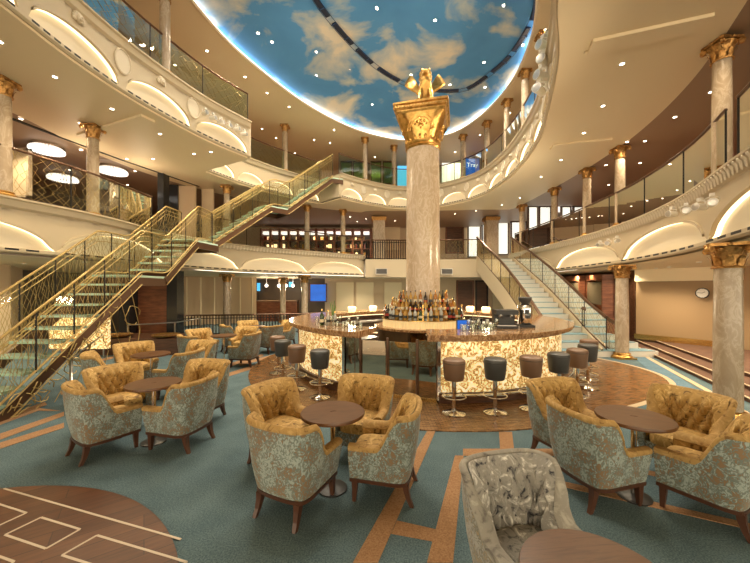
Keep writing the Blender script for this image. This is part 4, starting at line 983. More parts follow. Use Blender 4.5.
# mirrored gate panels
p0, p1 = (3.0*cos(R(-124.5)), 3.0*sin(R(-124.5))), (3.0*cos(R(-94)), 3.0*sin(R(-94)))
def lerp(a, b, t): return (a[0]+(b[0]-a[0])*t, a[1]+(b[1]-a[1])*t)
for t0, t1 in ((0, .17), (.18, .47), (.49, .79), (.80, 1)):
    a, b = lerp(p0, p1, t0+.008), lerp(p0, p1, t1-.008); m = MB(); m.bar((a[0], a[1], .50), (b[0], b[1], .50), .02, .96 if t0 in (0, .8) else .86); g = m.build('mirror_panel', 'mirror', bar)
for t in (.175, .48, .795): a = lerp(p0, p1, t); m = MB(); m.box((a[0], a[1]-.02, .5), (.035, .05, .98), 0); m.build('gate_post', 'bronze', bar)
m = MB(); a, b = lerp(p0, p1, .0), lerp(p0, p1, 1); m.bar((a[0], a[1], .03), (b[0], b[1], .03), .06, .06); m.build('threshold', 'brass', bar)
# inner work counter ring with equipment shelf
m = MB(); arcprism(m, 2.0, 2.5, GB+6, GA-6+360, .82, .86, 100); m.build('work_counter', 'steel', bar)
m = MB(); arcprism(m, 2.1, 2.44, GB+8, GA-8+360, .0, .82, 100); m.build('work_cabinet', 'darkwall', bar)
# island around the column with stepped bottle display
isl = empty('bottle_island', (BC[0], BC[1], 0), 0, 'round bottle display island with lit fluted drum around the central column', 'display')
def ring(name, r0, r1, z0, z1, m_, n=48):
    m = MB(); m.quadgrid([[(r*cos(2*pi*j/n), r*sin(2*pi*j/n), z) for j in range(n)] for r, z in ((r0, z0), (r0, z1), (r1, z1), (r1, z0), (r0, z0))], 0, True); return m.build(name, m_, isl)
ring('cabinet', 1.1, .45, 0, .86, 'mirror'); ring('island_top', 1.2, .45, .86, .91, 'barmarble'); ring('tier', 1.02, .43, 1.08, 1.10, 'brass'); ring('tier', .84, .43, 1.10, 1.27, 'brass'); ring('tier', .68, .43, 1.27, 1.44, 'brass')
m = MB(); m.quadgrid([[((.975+(.025 if j % 3 else 0))*cos(2*pi*j/168), (.975+(.025 if j % 3 else 0))*sin(2*pi*j/168), z) for j in range(168)] for z in (.91, 1.08)], 0, True); m.build('drum', 'drum', isl)
# bottles
def bottle(kind, col, lab, h, r):
    o = MB(); 
    if kind == 0: pr = [(r*.9, 0), (r, .01), (r, h*.58), (r*.9, h*.66), (r*.36, h*.76), (r*.3, h*.93), (r*.36, h*.94)]
    elif kind == 1: pr = [(r*.9, 0), (r*1.05, .01), (r*1.1, h*.5), (r*.5, h*.66), (r*.32, h*.75), (r*.32, h*.93), (r*.36, h*.94)]
    else: pr = [(r*.8, 0), (r*1.15, h*.12), (r*1.2, h*.35), (r*.8, h*.52), (r*.34, h*.62), (r*.3, h*.92), (r*.36, h*.93)]
    o.lathe(pr, n=10); return o
BK = [('b_amber', 'amber', 'label_cream'), ('b_gold', 'golden', 'label_cream'), ('b_clear', 'clear', 'label_black'), ('b_dark', 'dark', 'label_red'), ('b_green', 'dark green', 'label_cream'), ('b_red', 'red', 'label_black'), ('b_amber', 'amber', 'label_red'), ('b_gold', 'golden', 'label_black'), ('b_blue', 'blue', 'label_cream')]
BH = [.29, .31, .26, .30, .33]
cache = {}
rg = random.Random(21)
def put_bottle(x, y, z, label, grp, kc=None):
    kc = kc or (rg.randint(0, 2), rg.choice([0, 0, 1, 1, 2, 3, 4, 5, 6, 6, 7, 3]), rg.randint(0, 4))
    col, cn, lb = BK[kc[1]]; h = BH[kc[2]]; r = .038
    if kc not in cache:
        o = bottle(kc[0], col, lb, h, r).build('liquor_bottle', col, smooth=True); m = MB(); m.lathe([(r*.3, h*.9), (r*.38, h*.9), (r*.38, h), (r*.02, h)], n=8); m.build('cap', 'label_black' if kc[1] % 2 else 'brass', o)
        m = MB(); k = 1.22 if kc[0] == 2 else 1.09; m.lathe([(r*k, h*.18), (r*k, h*.36)] if kc[0] < 2 else [(r*k, h*.14), (r*k, h*.34)], n=10, cap=False); m.build('label', lb, o, True); index(o); cache[kc] = o; tag(o, 'x', 'bottle', grp)
        o.location = (x, y, z)
    else: o = copy_tree(cache[kc], None, (x, y, z), rg.random()*6)
    o['label'] = label.replace('@', cn); o['group'] = grp; return o
for tn, (rad, z, n) in enumerate(((.94, 1.10, 28), (.76, 1.27, 24), (.58, 1.44, 18))):
    tier_n = ('lowest', 'middle', 'topmost')[tn]; half = (96, 98, 100)[tn]
    for k in range(n):
        a = R(-98-half+2*half*k/(n-1)+rg.uniform(-1, 1)) if False else R(-98+(-half+2*half*k/(n-1)))
        put_bottle(BC[0]+rad*cos(a), BC[1]+rad*sin(a), z+.001, '@ liquor bottle on the %s tier, %s from its left end' % (tier_n, ORD[k] if k < 24 else 'twenty-'+ORD[k-20]), 'liquor bottles on the %s tier' % tier_n, (2 if False else rg.randint(0, 1), rg.choice([2, 2, 3, 4, 0, 7, 3] if tn == 0 else [0, 1, 0, 7, 0, 1, 3]), rg.randint(0, 4)))
# ------------------------------------------------------------------ things on the bar
ct = 1.10
def onbar(px, r=2.85, front=True):
    """point on the near half of the ring of radius r under pixel column px"""
    k = (px-HX)/F; A = k*k+1; B = -2*(k*BC[0]+BC[1]); C_ = BC[0]**2+BC[1]**2-r*r; D = math.sqrt(max(0, B*B-4*A*C_)); y = (-B-D if front else -B+D)/(2*A); return (k*y, y)
x, y = onbar(525, 2.62)
gr = empty('coffee_grinder', (x, y, ct), R(-10), 'steel coffee grinder with smoky bean hopper on the right of the bar', 'coffee grinder')
m = MB(); m.box((0, 0, .02), (.22, .28, .04)); m.build('base', 'black', gr)
m = MB(); m.lathe([(.09, .04), (.10, .06), (.11, .32), (.10, .37), (.05, .39)], n=20); m.build('body', 'chrome', gr, True)
m = MB(); m.lathe([(.05, .39), (.06, .40), (.095, .45), (.10, .49), (.09, .50), (.02, .505)], n=20); m.build('hopper', 'leather_grey', gr, True)
m = MB(); m.box((0, -.13, .18), (.05, .10, .05)); m.box((0, -.10, .26), (.06, .04, .07)); m.build('spout', 'black', gr)
x, y = onbar(505, 2.55)
cm = empty('coffee_machine', (x, y, ct), R(-6), 'black and steel espresso machine beside the grinder on the bar', 'coffee machine')
m = MB(); m.box((0, .05, .03), (.48, .40, .06)); m.box((0, .15, .22), (.46, .2, .34)); m.box((0, .02, .36), (.48, .42, .10)); m.build('housing', 'black', cm)
m = MB(); m.box((0, -.02, .065), (.42, .24, .015)); m.build('drip_tray', 'steel', cm)
for s in (-.12, .12):
    m = MB(); m.lathe([(.035, 0), (.04, .02), (.04, .06)], (s, -.08, .25), 12); m.build('group_head', 'chrome', cm, True); m = MB(); m.tube([(s, -.10, .26), (s, -.24, .24)], .014, 6); m.build('portafilter', 'black', cm)
m = MB(); m.tube([(.22, -.12, .38), (.24, -.17, .26), (.23, -.18, .12)], .007, 5); m.build('steam_wand', 'chrome', cm, True); cm.scale = (.78, .8, .8); gr.scale = (1.2, 1.2, 1.1)
def glass_mb(k):
    m = MB()
    if k == 0: m.lathe([(.026, 0), (.034, .002), (.038, .10), (.036, .10), (.03, .008)], n=12)
    else: m.lathe([(.03, 0), (.006, .006), (.005, .07), (.03, .10), (.038, .14), (.034, .19), (.032, .19), (.034, .14), (.01, .10)], n=12)
    return m
gp = [glass_mb(0).build('tumbler', 'clear', smooth=True), glass_mb(1).build('wine_glass', 'clear', smooth=True)]; gu = [0, 0]
def put_glass(k, x, y, z, lab, grp):
    o = gp[k] if gu[k] == 0 else gp[k].copy()
    if gu[k]: COL.objects.link(o)
    gu[k] += 1; o.location = (x, y, z); tag(o, lab, 'glass', grp)
for i in range(16):
    x, y = onbar(317+2.9*i, 2.78 if i % 2 else 2.66); put_glass(i % 3 == 2, x, y, ct, '%s on the left part of the bar top, %s from its left end' % ('stemmed glass' if i % 3 == 2 else 'clear tumbler', ORD[i]), 'glasses on the left bar top')
for i in range(16):
    x, y = onbar(462+2.3*i, 2.72 if i % 2 else 2.6); put_glass(i % 4 == 3, x, y, ct, '%s on the right part of the bar top, %s from the tablet' % ('stemmed glass' if i % 4 == 3 else 'clear tumbler', ORD[i]), 'glasses on the right bar top')
x, y = onbar(463, 2.30)
tb = empty('tablet_till', (x, y, .86), R(8), 'till screen glowing blue on the inner side of the bar', 'till')
m = MB(); m.box((0, .02, .21), (.05, .04, .42)); m.box((0, 0, .01), (.18, .16, .02)); m.build('stand', 'black', tb)
m = MB(); m.box((0, 0, .42), (.34, .03, .24)); m.build('casing', 'black', tb); m = MB(); m.box((0, -.018, .42), (.31, .006, .21)); m.build('screen', 'bluescr', tb); tb.scale = (.72, 1, .72)
x, y = onbar(476, 2.5); 
st_ = empty('steel_shaker_stand', (x, y, ct), 0, 'group of steel ice bucket with bar tools right of the till', 'ice bucket')
m = MB(); m.lathe([(.08, 0), (.10, .02), (.11, .18), (.115, .19), (.10, .185)], n=18); m.build('bucket', 'clear', st_, True)
for k in range(4): m = MB(); m.tube([(.03*cos(k*1.6), .03*sin(k*1.6), .02), (.07*cos(k*1.6), .07*sin(k*1.6), .30)], .006, 5); m.build('bar_tool', 'chrome', st_)
x, y = onbar(328, 2.75)
for k, (dx, kc) in enumerate(((-.12, (0, 4, 1)), (0, (1, 2, 0)), (.13, (0, 2, 2)))): put_bottle(x+dx, y+.03*k, ct, '@ bottle standing on the left part of the bar, %s of three' % ORD[k], 'bottles on the left of the bar', kc)
vs = empty('flower_vase', (x+.05, y+.35, ct), 0, 'thin green stems in a slim glass vase on the left of the bar', 'vase'); m = MB(); m.lathe([(.03, 0), (.035, .1), (.025, .16)], n=12); m.build('vase', 'clear', vs, True)
m = MB()
for k in range(7): a = k*.9; m.tube([(0, 0, .03), (.02*cos(a), .02*sin(a), .2), (.06*cos(a), .05*sin(a), .34+.02*k)], .005, 4)
m.build('stems', mat('stem_green', (.12, .3, .06), .6), vs)
for k, px in enumerate((352, 373, 486, 470)):
    x, y = onbar(px, 2.7, False); o = MB(); o.lathe([(.09, 0), (.11, .02), (.13, .12), (.10, .16)], n=16); lamp('POINT', (x, y, ct+.35), 28, WARM, .12); tag(o.build('glowing_lamp', 'shelflit', smooth=True, loc=(x, y, ct)), 'small glowing lamp on the far side of the bar, %s' % ('outer left', 'inner left', 'outer right', 'inner right')[k], 'lamp', 'glowing lamps on the far bar')

# ------------------------------------------------------------------ bar stools
stool = empty('bar_stool', (0, 0, 0), 0, '', 'bar stool', 'round leather stools along the bar front')
m = MB(); m.lathe([(.105, .485), (.13, .49), (.140, .51), (.158, .70), (.162, .745), (.155, .775), (.13, .79), (.02, .795)], n=28); seat0 = m.build('seat', 'leather_tan', stool, True)
m = MB(); m.tube([(.161*cos(2*pi*j/28), .161*sin(2*pi*j/28), .735) for j in range(28)], .004, 5, closed=True); m.build('seam', 'black', stool)
m = MB(); m.lathe([(.028, .03), (.028, .30), (.034, .31), (.034, .48), (.08, .487)], n=16); m.build('pole', 'chrome', stool, True)
m = MB(); m.lathe([(.165, 0), (.168, .012), (.14, .024), (.04, .04), (.03, .05)], n=28); m.build('base', 'chrome', stool, True)
m = MB(); m.tube([(.165*cos(2*pi*j/28), .165*sin(2*pi*j/28), .25) for j in range(28)], .009, 6, closed=True)
for j in range(2): a = j*pi; m.bar((0, 0, .25), (.165*cos(a), .165*sin(a), .25), .02, .01)
m.build('footring', 'chrome', stool, True); index(stool)
seatg = seat0.data.copy(); seatg.materials[0] = M['leather_grey']
def stool_at(px=None, ang=None, grey=False, label='', first=[True]):
    if ang is None:
        x, y = onbar(px, 3.47)
    else: x, y = BC[0]+3.47*cos(R(ang)), BC[1]+3.47*sin(R(ang))
    if first[0]: o = stool; first[0] = False; o.location = (x, y, .012)
    else: o = copy_tree(stool, None, (x, y, .012), 0)
    o.rotation_euler.z = R(ang if ang is not None else 0)
    o['label'] = label
    if grey:
        for c in bpy.data.objects:
            if c.parent == o and c.name.startswith('seat'): c.data = seatg
stool_at(454, None, False, 'brown leather bar stool at the middle of the bar, next to the mirrored gate')
stool_at(495, None, True, 'dark grey bar stool, second from the mirrored gate on the right run')
stool_at(531, None, False, 'brown leather bar stool, third from the mirrored gate on the right run')
stool_at(None, -61, True, 'dark grey bar stool, fourth from the mirrored gate on the right run')
stool_at(None, -51, False, 'brown leather bar stool, fifth from the mirrored gate on the right run')
stool_at(None, -40, True, 'dark grey bar stool, sixth on the right run, toward the curved stair')
stool_at(None, -29, False, 'brown bar stool at the far right end nearest the curved stair')
stool_at(320, None, True, 'dark grey bar stool left of the mirrored gate, nearest it on the left run')
stool_at(297, None, False, 'brown bar stool on the left run, second from the mirrored gate')
stool_at(None, -149.5, True, 'dark grey bar stool on the left run, third from the mirrored gate')
stool_at(None, -160, False, 'brown bar stool at the far left end of the bar')

# ------------------------------------------------------------------ armchairs
def chaikin(p, it):
    for _ in range(it):
        q = [p[0]]
        for a, b in zip(p, p[1:]): q += [tuple(a[i]*.75+b[i]*.25 for i in range(2)), tuple(a[i]*.25+b[i]*.75 for i in range(2))]
        q.append(p[-1]); p = q
    return p
def make_armchair(inner, pipe, shell, label, name='tufted_armchair'):
    o = empty(name, (0, 0, 0), 0, label, 'armchair')
    base = [(-.29, .27), (-.298, .0), (-.305, -.17), (-.235, -.295), (.235, -.295), (.305, -.17), (.298, .0), (.29, .27)]
    pth, L_ = resample(chaikin(base, 3), 56); cen = (0, 0)
    nn = []
    for i, p in enumerate(pth):
        a, b = pth[max(i-1, 0)], pth[min(i+1, 56)]; tx, ty = b[0]-a[0], b[1]-a[1]; l = hypot(tx, ty); nn.append((-ty/l, tx/l))
    if nn[28][1] > 0: nn = [(-x, -y) for x, y in nn]            # outward
    def hgt(y): t = min(max((.03-y)/.20, 0), 1); t = t*t*(3-2*t); return .515+.28*t-.012*max(0, y)
    def off(i, d, z):
        lean = .038*max(0, (z-.35)/.45)*(1 if pth[i][1] < -.05 else .35); return (pth[i][0]+nn[i][0]*(d+lean), pth[i][1]+nn[i][1]*(d+lean), z)
    # outer shell, closed section
    m = MB(); rows = []
    for i in range(57):
        h = hgt(pth[i][1]); rows.append([off(i, d, z) for d, z in ((-.045, .205), (-.028, .27), (-.004, .40), (.004, (h-.05+.40)/2), (.0, h-.05), (-.07, h-.05), (-.085, .40), (-.085, .205))])
    m.quadgrid(rows, 0, True, True); m.build('outer_shell', shell, o, True)
    # rolled rim and tufted lining
    m = MB(); rows = []
    for i in range(57):
        h = hgt(pth[i][1]); bk = min(max((h-.62)/.14, 0), 1); e = 1-.5*bk; rows.append([off(i, d, z) for d, z in ((-.02, h-.055), (.004, h-.048), (.010, h-.026), (.002, h-.008), (-.025*e, h+.002), (-.055*e, h-.002), (-.08*e, h-.018), (-.10*e, h-.05), (-.09*e, h-.07), (-.04*e, h-.07))])
    m.quadgrid(rows, 0, True, True); m.build('rolled_rim', pipe, o, True)
    m = MB(); rows = []; s = 0; btn = []
    NI = 112; p2, L2_ = resample(pth, NI)
    for i in range(NI+1):
        ii = i/NI*56; k = min(int(ii), 55); w = ii-k; nx, ny = nn[k][0]*(1-w)+nn[k+1][0]*w, nn[k][1]*(1-w)+nn[k+1][1]*w; h = hgt(p2[i][1]); u = i/NI*L2_; row = []; ztop = h-.06+.05*min(max((h-.62)/.14, 0), 1)
        back = min(max((h-.56)/.15, 0), 1)
        for j in range(17):
            z = .36+(ztop-.36)*j/16; lean = .038*max(0, (z-.35)/.45)*(1 if p2[i][1] < -.05 else .35)
            # diamond tufting: buttons on a staggered grid
            gu_, gz = u/.105, (z-.46)/.105; a1, a2 = gu_+gz*.5, gu_-gz*.5
            f = abs(sin(pi*a1))*abs(sin(pi*a2)); puff = .048*(f**.5)*back*min(1, (16-j)/4); d = -.088-.012-puff+.055*back*max(0, (j-12)/4)**2; row.append((p2[i][0]+nx*(d+lean), p2[i][1]+ny*(d+lean), z))
        rows.append(row)
    m.quadgrid(rows); lin = m.build('tufted_lining', inner, o, True, fix=False); lin.data.flip_normals() if False else None
    m = MB()
    for gi in range(6, 13):
        for gz in (0, 1, 2):
            u = (gi+.5*(gz % 2)-.0)*.105*1.0
            if u > L2_: continue
            ii = u/L2_*NI; k = int(ii); h = hgt(p2[k][1]); z = .46+gz*.105+.0
            if h < .7 or z > h-.08: continue
            lean = .038*max(0, (z-.35)/.45)*(1 if p2[k][1] < -.05 else .35); kk = min(int(ii/NI*56), 56); m.ellipsoid((p2[k][0]+nn[kk][0]*(-.104+lean), p2[k][1]+nn[kk][1]*(-.104+lean), z), (.011, .011, .011), 6, 4)
    m.build('buttons', 'leather_tan' if inner == 'gold_velvet' else 'leather_grey', o, True)['kind'] = 'stuff'
    # seat cushion
    m = MB(); rows = []
    for rr, z in ((.8, .30), (.97, .31), (1.0, .34), (1.0, .385), (.96, .412), (.8, .428), (.4, .437), (.02, .44)):
        row = []
        for j in range(32):
            a = 2*pi*j/32; c, s = cos(a), sin(a); e = 5; k = (abs(c)**e+abs(s)**e)**(-1/e); row.append((.195*rr*k*c, .045+.235*rr*k*s, z))
        rows.append(row)
    m.quadgrid(rows, 0, True, True); m.build('seat_cushion', inner, o, True)
    m = MB(); m.box((0, .03, .235), (.40, .46, .14)); m.build('seat_base', shell, o)
    # wooden base rail and legs
    m = MB(); rows = []
    for i in range(57): rows.append([off(i, d, z) for d, z in ((-.04, .178), (-.036, .208), (-.085, .208), (-.085, .178))])
    m.quadgrid(rows, 0, True, True); m.bar((-.25, .235, .192), (.25, .235, .192), .04, .03); m.build('base_rail', 'legwood', o)
    for sx in (-1, 1):
        m = MB(); rows = []
        for z, w, dy in ((.185, .026, 0), (.1, .021, .003), (0, .015, .008)): rows.append([(sx*.22+a*w, .225+dy+b*w, z) for a, b in ((-1, -1), (1, -1), (1, 1), (-1, 1))])
        m.quadgrid(rows, 0, True, True); m.build('leg', 'legwood', o)
        m = MB(); rows = []
        for z, w, dy in ((.185, .028, 0), (.13, .024, -.006), (.06, .019, -.026), (0, .016, -.055)): rows.append([(sx*(.19-dy*.2)+a*w, -.215+dy+b*w, z) for a, b in ((-1, -1), (1, -1), (1, 1), (-1, 1))])
        m.quadgrid(rows, 0, True, True); m.build('leg', 'legwood', o)
    o.scale = (.97, .97, .985); index(o); return o
chair = make_armchair('gold_velvet', 'gold_piping', 'damask', ''); used = [False]
def chair_at(x, y, face, label, grp, s=1.0):
    """face: direction in degrees the sitter looks"""
    if not used[0]: o = chair; used[0] = True; o.location = (x, y, .0); o.rotation_euler.z = R(face-90)
    else: o = copy_tree(chair, None, (x, y, 0), R(face-90))
    o['label'] = label; o['group'] = grp
def make_table(label):
    o = empty('round_table', (0, 0, 0), 0, label, 'table', 'round walnut lounge tables')
    m = MB(); m.lathe([(.02, .665), (.27, .665), (.285, .672), (.288, .685), (.283, .698), (.02, .70)], n=48); m.build('table_top', 'tablewood', o, True)
    m = MB(); m.lathe([(.022, .03), (.022, .64), (.09, .65), (.09, .664)], n=16); m.build('column', 'chrome', o, True)
    m = MB(); m.lathe([(.13, 0), (.13, .012), (.10, .02), (.03, .035)], n=32); m.build('foot', 'black', o, True)
    m = MB(); m.box((0, 0, .7015), (.05, .012, .002)); m.build('inset_plate', 'bronze', o); index(o); return o
table = make_table('')
place(table, [(-.38, 2.975, 0, 'round walnut table in the middle lounge group in front of the bar', .3), (2.243, 2.86, 0, 'round walnut table of the right lounge group near the thick column', -.5), (-2.60, 3.88, 0, 'round walnut table of the nearest left lounge group', .9), (-3.82, 5.63, 0, 'round walnut table of the second left lounge group', .2), (.85, 1.235, 0, 'round walnut table cut by the bottom edge before the grey armchair', .1),
              (-3.62, 7.9, 0, 'round walnut table of the third left lounge group, small in the distance', .6), (-3.55, 9.8, 0, 'farthest round walnut table beside the black balustrade', 0)])
G = 'armchairs around the middle table'
chair_at(-.66, 2.76, 65, 'green damask armchair seen from behind at the middle table, nearest the frame bottom', G)
chair_at(.09, 2.97, 168, 'green damask armchair at the right of the middle table, back to the grey armchair', G)
chair_at(-.98, 3.44, -32, 'gold tufted armchair facing out at the left of the middle table', G)
chair_at(-.14, 3.65, -106, 'gold tufted armchair behind the middle table, before the mirrored gate', G)
G = 'armchairs around the right table'
chair_at(1.93, 2.90, 14, 'green damask armchair seen from behind at the left of the right table', G)
chair_at(2.68, 2.66, 124, 'green damask armchair cut by the right edge of the frame, seen from behind', G)
chair_at(2.02, 3.50, -72, 'gold tufted armchair behind the right table, next to the bar stools', G)
chair_at(2.98, 3.20, 207, 'gold tufted armchair behind the right table, before the thick column', G)
G = 'armchairs around the nearest left table'
chair_at(-3.02, 3.68, 58, 'green damask armchair seen from behind at the front left of the nearest left table', G)
chair_at(-2.25, 3.86, 167, 'green damask armchair seen from the side at the right of the nearest left table', G)
chair_at(-3.32, 4.28, -30, 'gold tufted armchair facing out beside the steel handrail', G)
chair_at(-2.40, 4.52, -103, 'gold tufted armchair behind the nearest left table on its right', G)
G = 'armchairs around the second left table'
chair_at(-4.35, 5.35, 40, 'green damask armchair beside the glass stair, partly behind the nearest gold one', G)
chair_at(-3.28, 5.55, 172, 'green armchair with gold rim right of the second left table', G)
chair_at(-4.45, 6.15, -40, 'gold tufted armchair facing out at the second left table', G)
chair_at(-3.45, 6.3, -112, 'gold armchair behind the second left table, rear right', G)
G = 'armchairs around the third left table'
chair_at(-4.05, 7.45, 60, 'small green armchair seen from behind at the third left table', G)
chair_at(-3.05, 7.75, 172, 'small green armchair side-on with gold inside, right of the third left table', G)
chair_at(-4.35, 8.3, -30, 'small gold armchair at the left of the third left table', G)
chair_at(-3.5, 8.8, -100, 'small gold armchair behind the third left table', G)
G = 'armchairs around the farthest left table'
chair_at(-3.0, 9.4, 140, 'far green armchair near the bar end, back toward the camera', G)
chair_at(-4.1, 9.5, 40, 'far green armchair seen from behind, left of the farthest table', G)
chair_at(-4.0, 10.5, -50, 'far gold armchair before the black balustrade', G)
chair_at(-2.9, 10.6, -130, 'far gold armchair before the balustrade, nearest the round bar', G)
gc = make_armchair('grey_velvet', 'grey_piping', 'grey_damask', 'large silver grey crushed velvet armchair in the foreground facing its round table', 'grey_armchair')
gc.scale = (.92, 1.0, .99); gc.location = (.83, 1.76, 0); gc.rotation_euler.z = R(-76-90)

# ------------------------------------------------------------------ stage lamps on the balcony fronts
def make_spot():
    o = empty('stage_lamp', (0, 0, 0), 0, '', 'stage lamp')
    m = MB(); rows = [[(r*cos(2*pi*j/16), y, r*sin(2*pi*j/16)) for j in range(16)] for r, y in ((.055, -.16), (.085, -.15), (.09, .0), (.10, .12), (.105, .16))]; m.quadgrid(rows, 0, True, True); m.build('housing', 'white', o, True)
    m = MB(); rows = [[(r*cos(2*pi*j/16), y, r*sin(2*pi*j/16)) for j in range(16)] for r, y in ((.09, .162), (.05, .165), (.002, .165))]; m.quadgrid(rows, 0, True); m.build('lens', 'steel', o)
    m = MB(); m.tube([(-.12, 0, 0), (-.13, 0, .12), (0, 0, .17), (.13, 0, .12), (.12, 0, 0)], .012, 6); m.build('yoke', 'white', o, True)
    m = MB(); m.box((0, 0, .20), (.10, .10, .08)); m.build('clamp', 'white', o); o.scale = (.55, .55, .55); index(o); return o
spot = make_spot(); sl = []
def near(px, z, T, inset):
    """point just inside the balcony edge T on the ray through pixel column px"""
    k = (px-HX)/F; best = None
    for i in range(2, 1600):
        y = i*.01*1.0+1.0; x = k*y; a = atan2(y-CEN[1], x-CEN[0]); e = min(T, key=lambda q: abs(((q[0]-a+pi) % (2*pi))-pi))[1]
        ins = hypot(x-CEN[0], y-CEN[1]) < e-inset
        if ins: best = (x, y)
        elif best: return best
    return best
T2, T3 = P2, P3
for k, (px, py) in enumerate(((672, 214), (686, 211), (700, 207), (712, 203))):
    x, y = near(px, 3.2, T2, .2); sl.append((x, y, CZ+(HY-py)/F*y, 'white stage lamp on the near right balcony front, %s of its cluster' % ORD[k], R(100+40*(k % 2))))
for k, (px, py) in enumerate(((600, 245), (608, 243.5), (617, 241))):
    x, y = near(px, 3.2, T2, .2); sl.append((x, y, CZ+(HY-py)/F*y, 'white stage lamp in the far cluster on the right balcony front, %s' % ORD[k], R(100+30*k)))
for k, (px, py) in enumerate(((205, 113), (213, 118), (221, 122), (229, 126), (237, 129), (244, 134))):
    x, y = near(px, 6.3, T3, .18); sl.append((x, y, CZ+(HY-py)/F*y, 'white stage lamp on the left upper balcony front, %s from its left end' % ORD[k], R(-120+14*(k % 3))))
for k, (px, py) in enumerate(((544, 46), (543.5, 61), (542, 76), (539.5, 90))):
    y = 6.9; x = PD(px, y); sl.append((x, y, CZ+(HY-py)/F*y, 'white stage lamp stacked on the right upper balcony, %s from the top' % ORD[k], R(110+20*(k % 2))))
place(spot, sl)
for o in bpy.data.objects:
    if o.name.startswith('stage_lamp') and 'stacked' in o['label']: o.scale = (.95, .95, .95)
mb = MB(); px_, py_ = sl[-2][0]+.13, sl[-2][1]+.06
mb.bar((px_, py_, 6.02), (px_, py_, 7.25), .04, .04)
for x, y, z, _, _ in sl[-4:]: mb.bar((px_, py_, z+.19), (x, y, z+.19), .03, .03)
tag(mb.build('lamp_rack', 'white'), 'upright white rack pole carrying the stacked lamps on the right upper balcony', 'rack')
for o in [spot]+[]: pass
for o in list(bpy.data.objects):
    if o.name.startswith('stage_lamp'): o['group'] = 'white stage lamps'
for k, (px, t) in enumerate(((381.5, 'left'), (446.5, 'right'))):
    y = 15.6; z = CZ+(HY-271.5)/F*y; o = empty('loudspeaker', (PD(px, y), y, z), 0, 'grey box loudspeaker on the landing front, %s of the big column' % t, 'loudspeaker', 'loudspeakers on the landing front')
    m = MB(); m.box((0, 0, 0), (.55, .22, .28)); m.build('cabinet', 'steel', o); m = MB(); m.box((0, -.115, 0), (.5, .01, .23)); m.build('grille', 'leather_grey', o)

# ------------------------------------------------------------------ downlights
m = MB(); m.lathe([(.075, .02), (.08, 0), (.07, -.012), (.055, -.008)], n=16, cap=False, mi=0); m.quadgrid([[(r*cos(2*pi*j/16), r*sin(2*pi*j/16), -.004) for j in range(16)] for r in (.056, .001)], 1, True)
dl = m.build('downlight', ['white', 'lens'], fix=False); du = [0]
def downlight(x, y, z, label, grp, power=0, size=2.3, col=WARM, sc=1):
    o = dl if du[0] == 0 else dl.copy()
    if du[0]: COL.objects.link(o)
    du[0] += 1; o.location = (x, y, z); o.scale = (sc*.62, sc*.62, 1); tag(o, label, 'downlight', grp)
    if power: lamp('SPOT', (x, y, z-.03), power, col, .06, size)
for k, (px, py) in enumerate(((258, 33), (316, 51), (316, 75), (349, 69), (372, 104), (435, 20), (411, 74), (504, 5), (484, 62), (450, 84), (485, 87), (523, 45))):
    x, y = P(px, py, 9.0); x, y = P(px, py, skyz(x, y)); downlight(x, y, skyz(x, y)-.005, 'small round downlight set in the painted sky ceiling', 'downlights in the sky ceiling', 165, 2.3, (1, .85, .64), 1.15)
for k, (x, y) in enumerate(((0, 6.6), (-2.6, 6.5), (3.0, 5.6), (-1, 4.6), (-1.5, 8.6), (-3.0, 9.6))):
    downlight(x, y, skyz(x, y)-.005, 'small round downlight set in the painted sky ceiling', 'downlights in the sky ceiling', 165, 2.3, (1, .85, .64), 1.15)
for px, py in ((622, 64), (603, 106), (584, 133), (561, 160), (541, 177), (627, 142), (55, 77), (112, 109), (160, 134), (0, 42), (21, 119), (80, 123), (127, 159), (153, 159), (194, 154), (211, 152), (81, 150), (350, 217), (366, 219), (455, 214), (476, 211), (502, 205), (520, 198), (395, 221)):
    x, y = P(px, py, 5.57); downlight(x, y, 5.575, 'small round downlight in the cream ceiling under the upper gallery', 'downlights under the upper gallery', 55)
for px, py in ((735, 9), (711, 92), (675, 117), (645, 141), (606, 165), (592, 170), (640, 163), (690, 150), (28, 163), (70, 205*0+170), (135, 171)):
    x, y = P(px, py, 5.59); downlight(x, y, 5.592, 'small round downlight in the darker outer ceiling of the middle gallery', 'downlights in the outer gallery ceiling', 45)
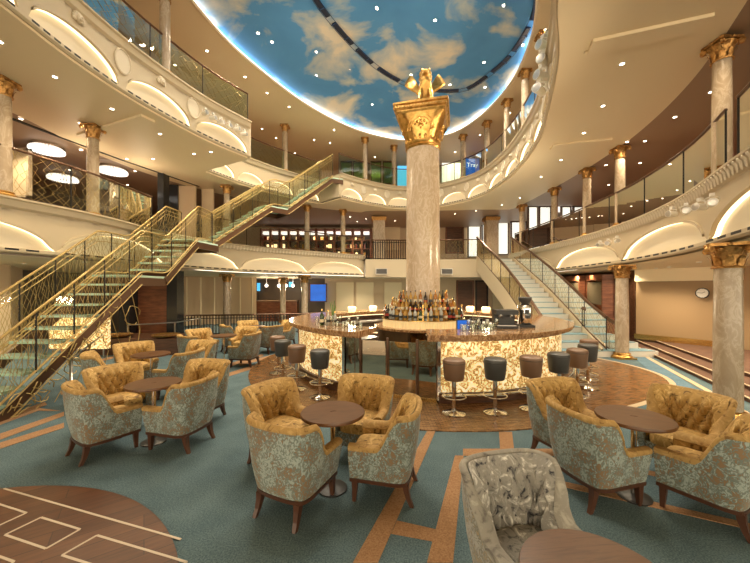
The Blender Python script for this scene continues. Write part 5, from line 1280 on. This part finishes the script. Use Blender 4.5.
for px, py in ((207, 51), (245, 77), (267, 93), (289, 107), (208, 124+0), (262, 129), (276, 138), (314, 140), (330, 143), (334, 130), (455, 152), (480, 135), (510, 113), (545, 30), (175, 65), (133, 45)):
    x, y = P(px, py, 8.59)
    if y < 24: downlight(x, y, 8.595, 'small round downlight in the top gallery ceiling ring', 'downlights in the top ceiling', 60)
for px, py in ((590, 272), (738, 251), (699, 262), (656, 268), (628, 270), (120, 268), (85, 262), (350, 281), (325, 280.5), (267, 280), (300, 280.5), (240, 279.5), (470, 280.5), (205, 277)):
    x, y = P(px, py, 2.415)
    if y < 24: downlight(x, y, 2.415, 'small round downlight in the low ceiling of the ground floor', 'downlights under the middle gallery', 34)
for x, y in ((9.0, 7.2), (8.2, 9.2), (7.6, 12.5), (5, 17.5), (2, 17.5), (-1, 17.6), (-4, 16.4), (-7.3, 14.6), (-8.4, 11.5), (-8.5, 8), (-8, 6), (6.3, 5.0), (7.5, 6.4)):
    downlight(x, y, 2.415, 'small round downlight in the low ceiling of the ground floor', 'downlights under the middle gallery', 110)
for x, y in ((8.5, 8), (8.5, 12), (7.5, 17), (3, 18), (-1, 18.5), (-6, 16.5), (-9, 12), (-9, 8), (-9.4, 5)):
    downlight(x, y, 5.592, 'small round downlight in the darker outer ceiling of the middle gallery', 'downlights in the outer gallery ceiling', 110)
for x, y in ((6.5, 13), (6.8, 9), (4.5, 16.8), (0, 17), (-4, 16.5), (-7.5, 11), (-7, 7)):
    downlight(x, y, 8.595, 'small round downlight in the top gallery ceiling ring', 'downlights in the top ceiling', 60)

# added wide spots near the stage lamps, put in to brighten the soffits
def aim(a, b, power, size=2.3, rad=.25):
    d = Vector(b)-Vector(a); q = d.to_track_quat('-Z', 'Y').to_euler(); lamp('SPOT', a, power, WARM, rad, size, 1.0, tuple(q))
aim((4.3, 5.0, 3.05), (-5.5, 7.5, 5.4), 150); aim((5.6, 8.9, 3.1), (-3.5, 13, 6), 150)
aim((-3.9, 8.4, 6.0), (4.5, 9, 8.6), 90); aim((3.5, 7.6, 7.2), (-5, 9, 8.6), 80)
for x, y in ((-7.6, 8.6), (-7.0, 9.9)): lamp('POINT', (x, y, 5.0), 11, WARM, .35)  # warm points added near the chandeliers to brighten the left soffit
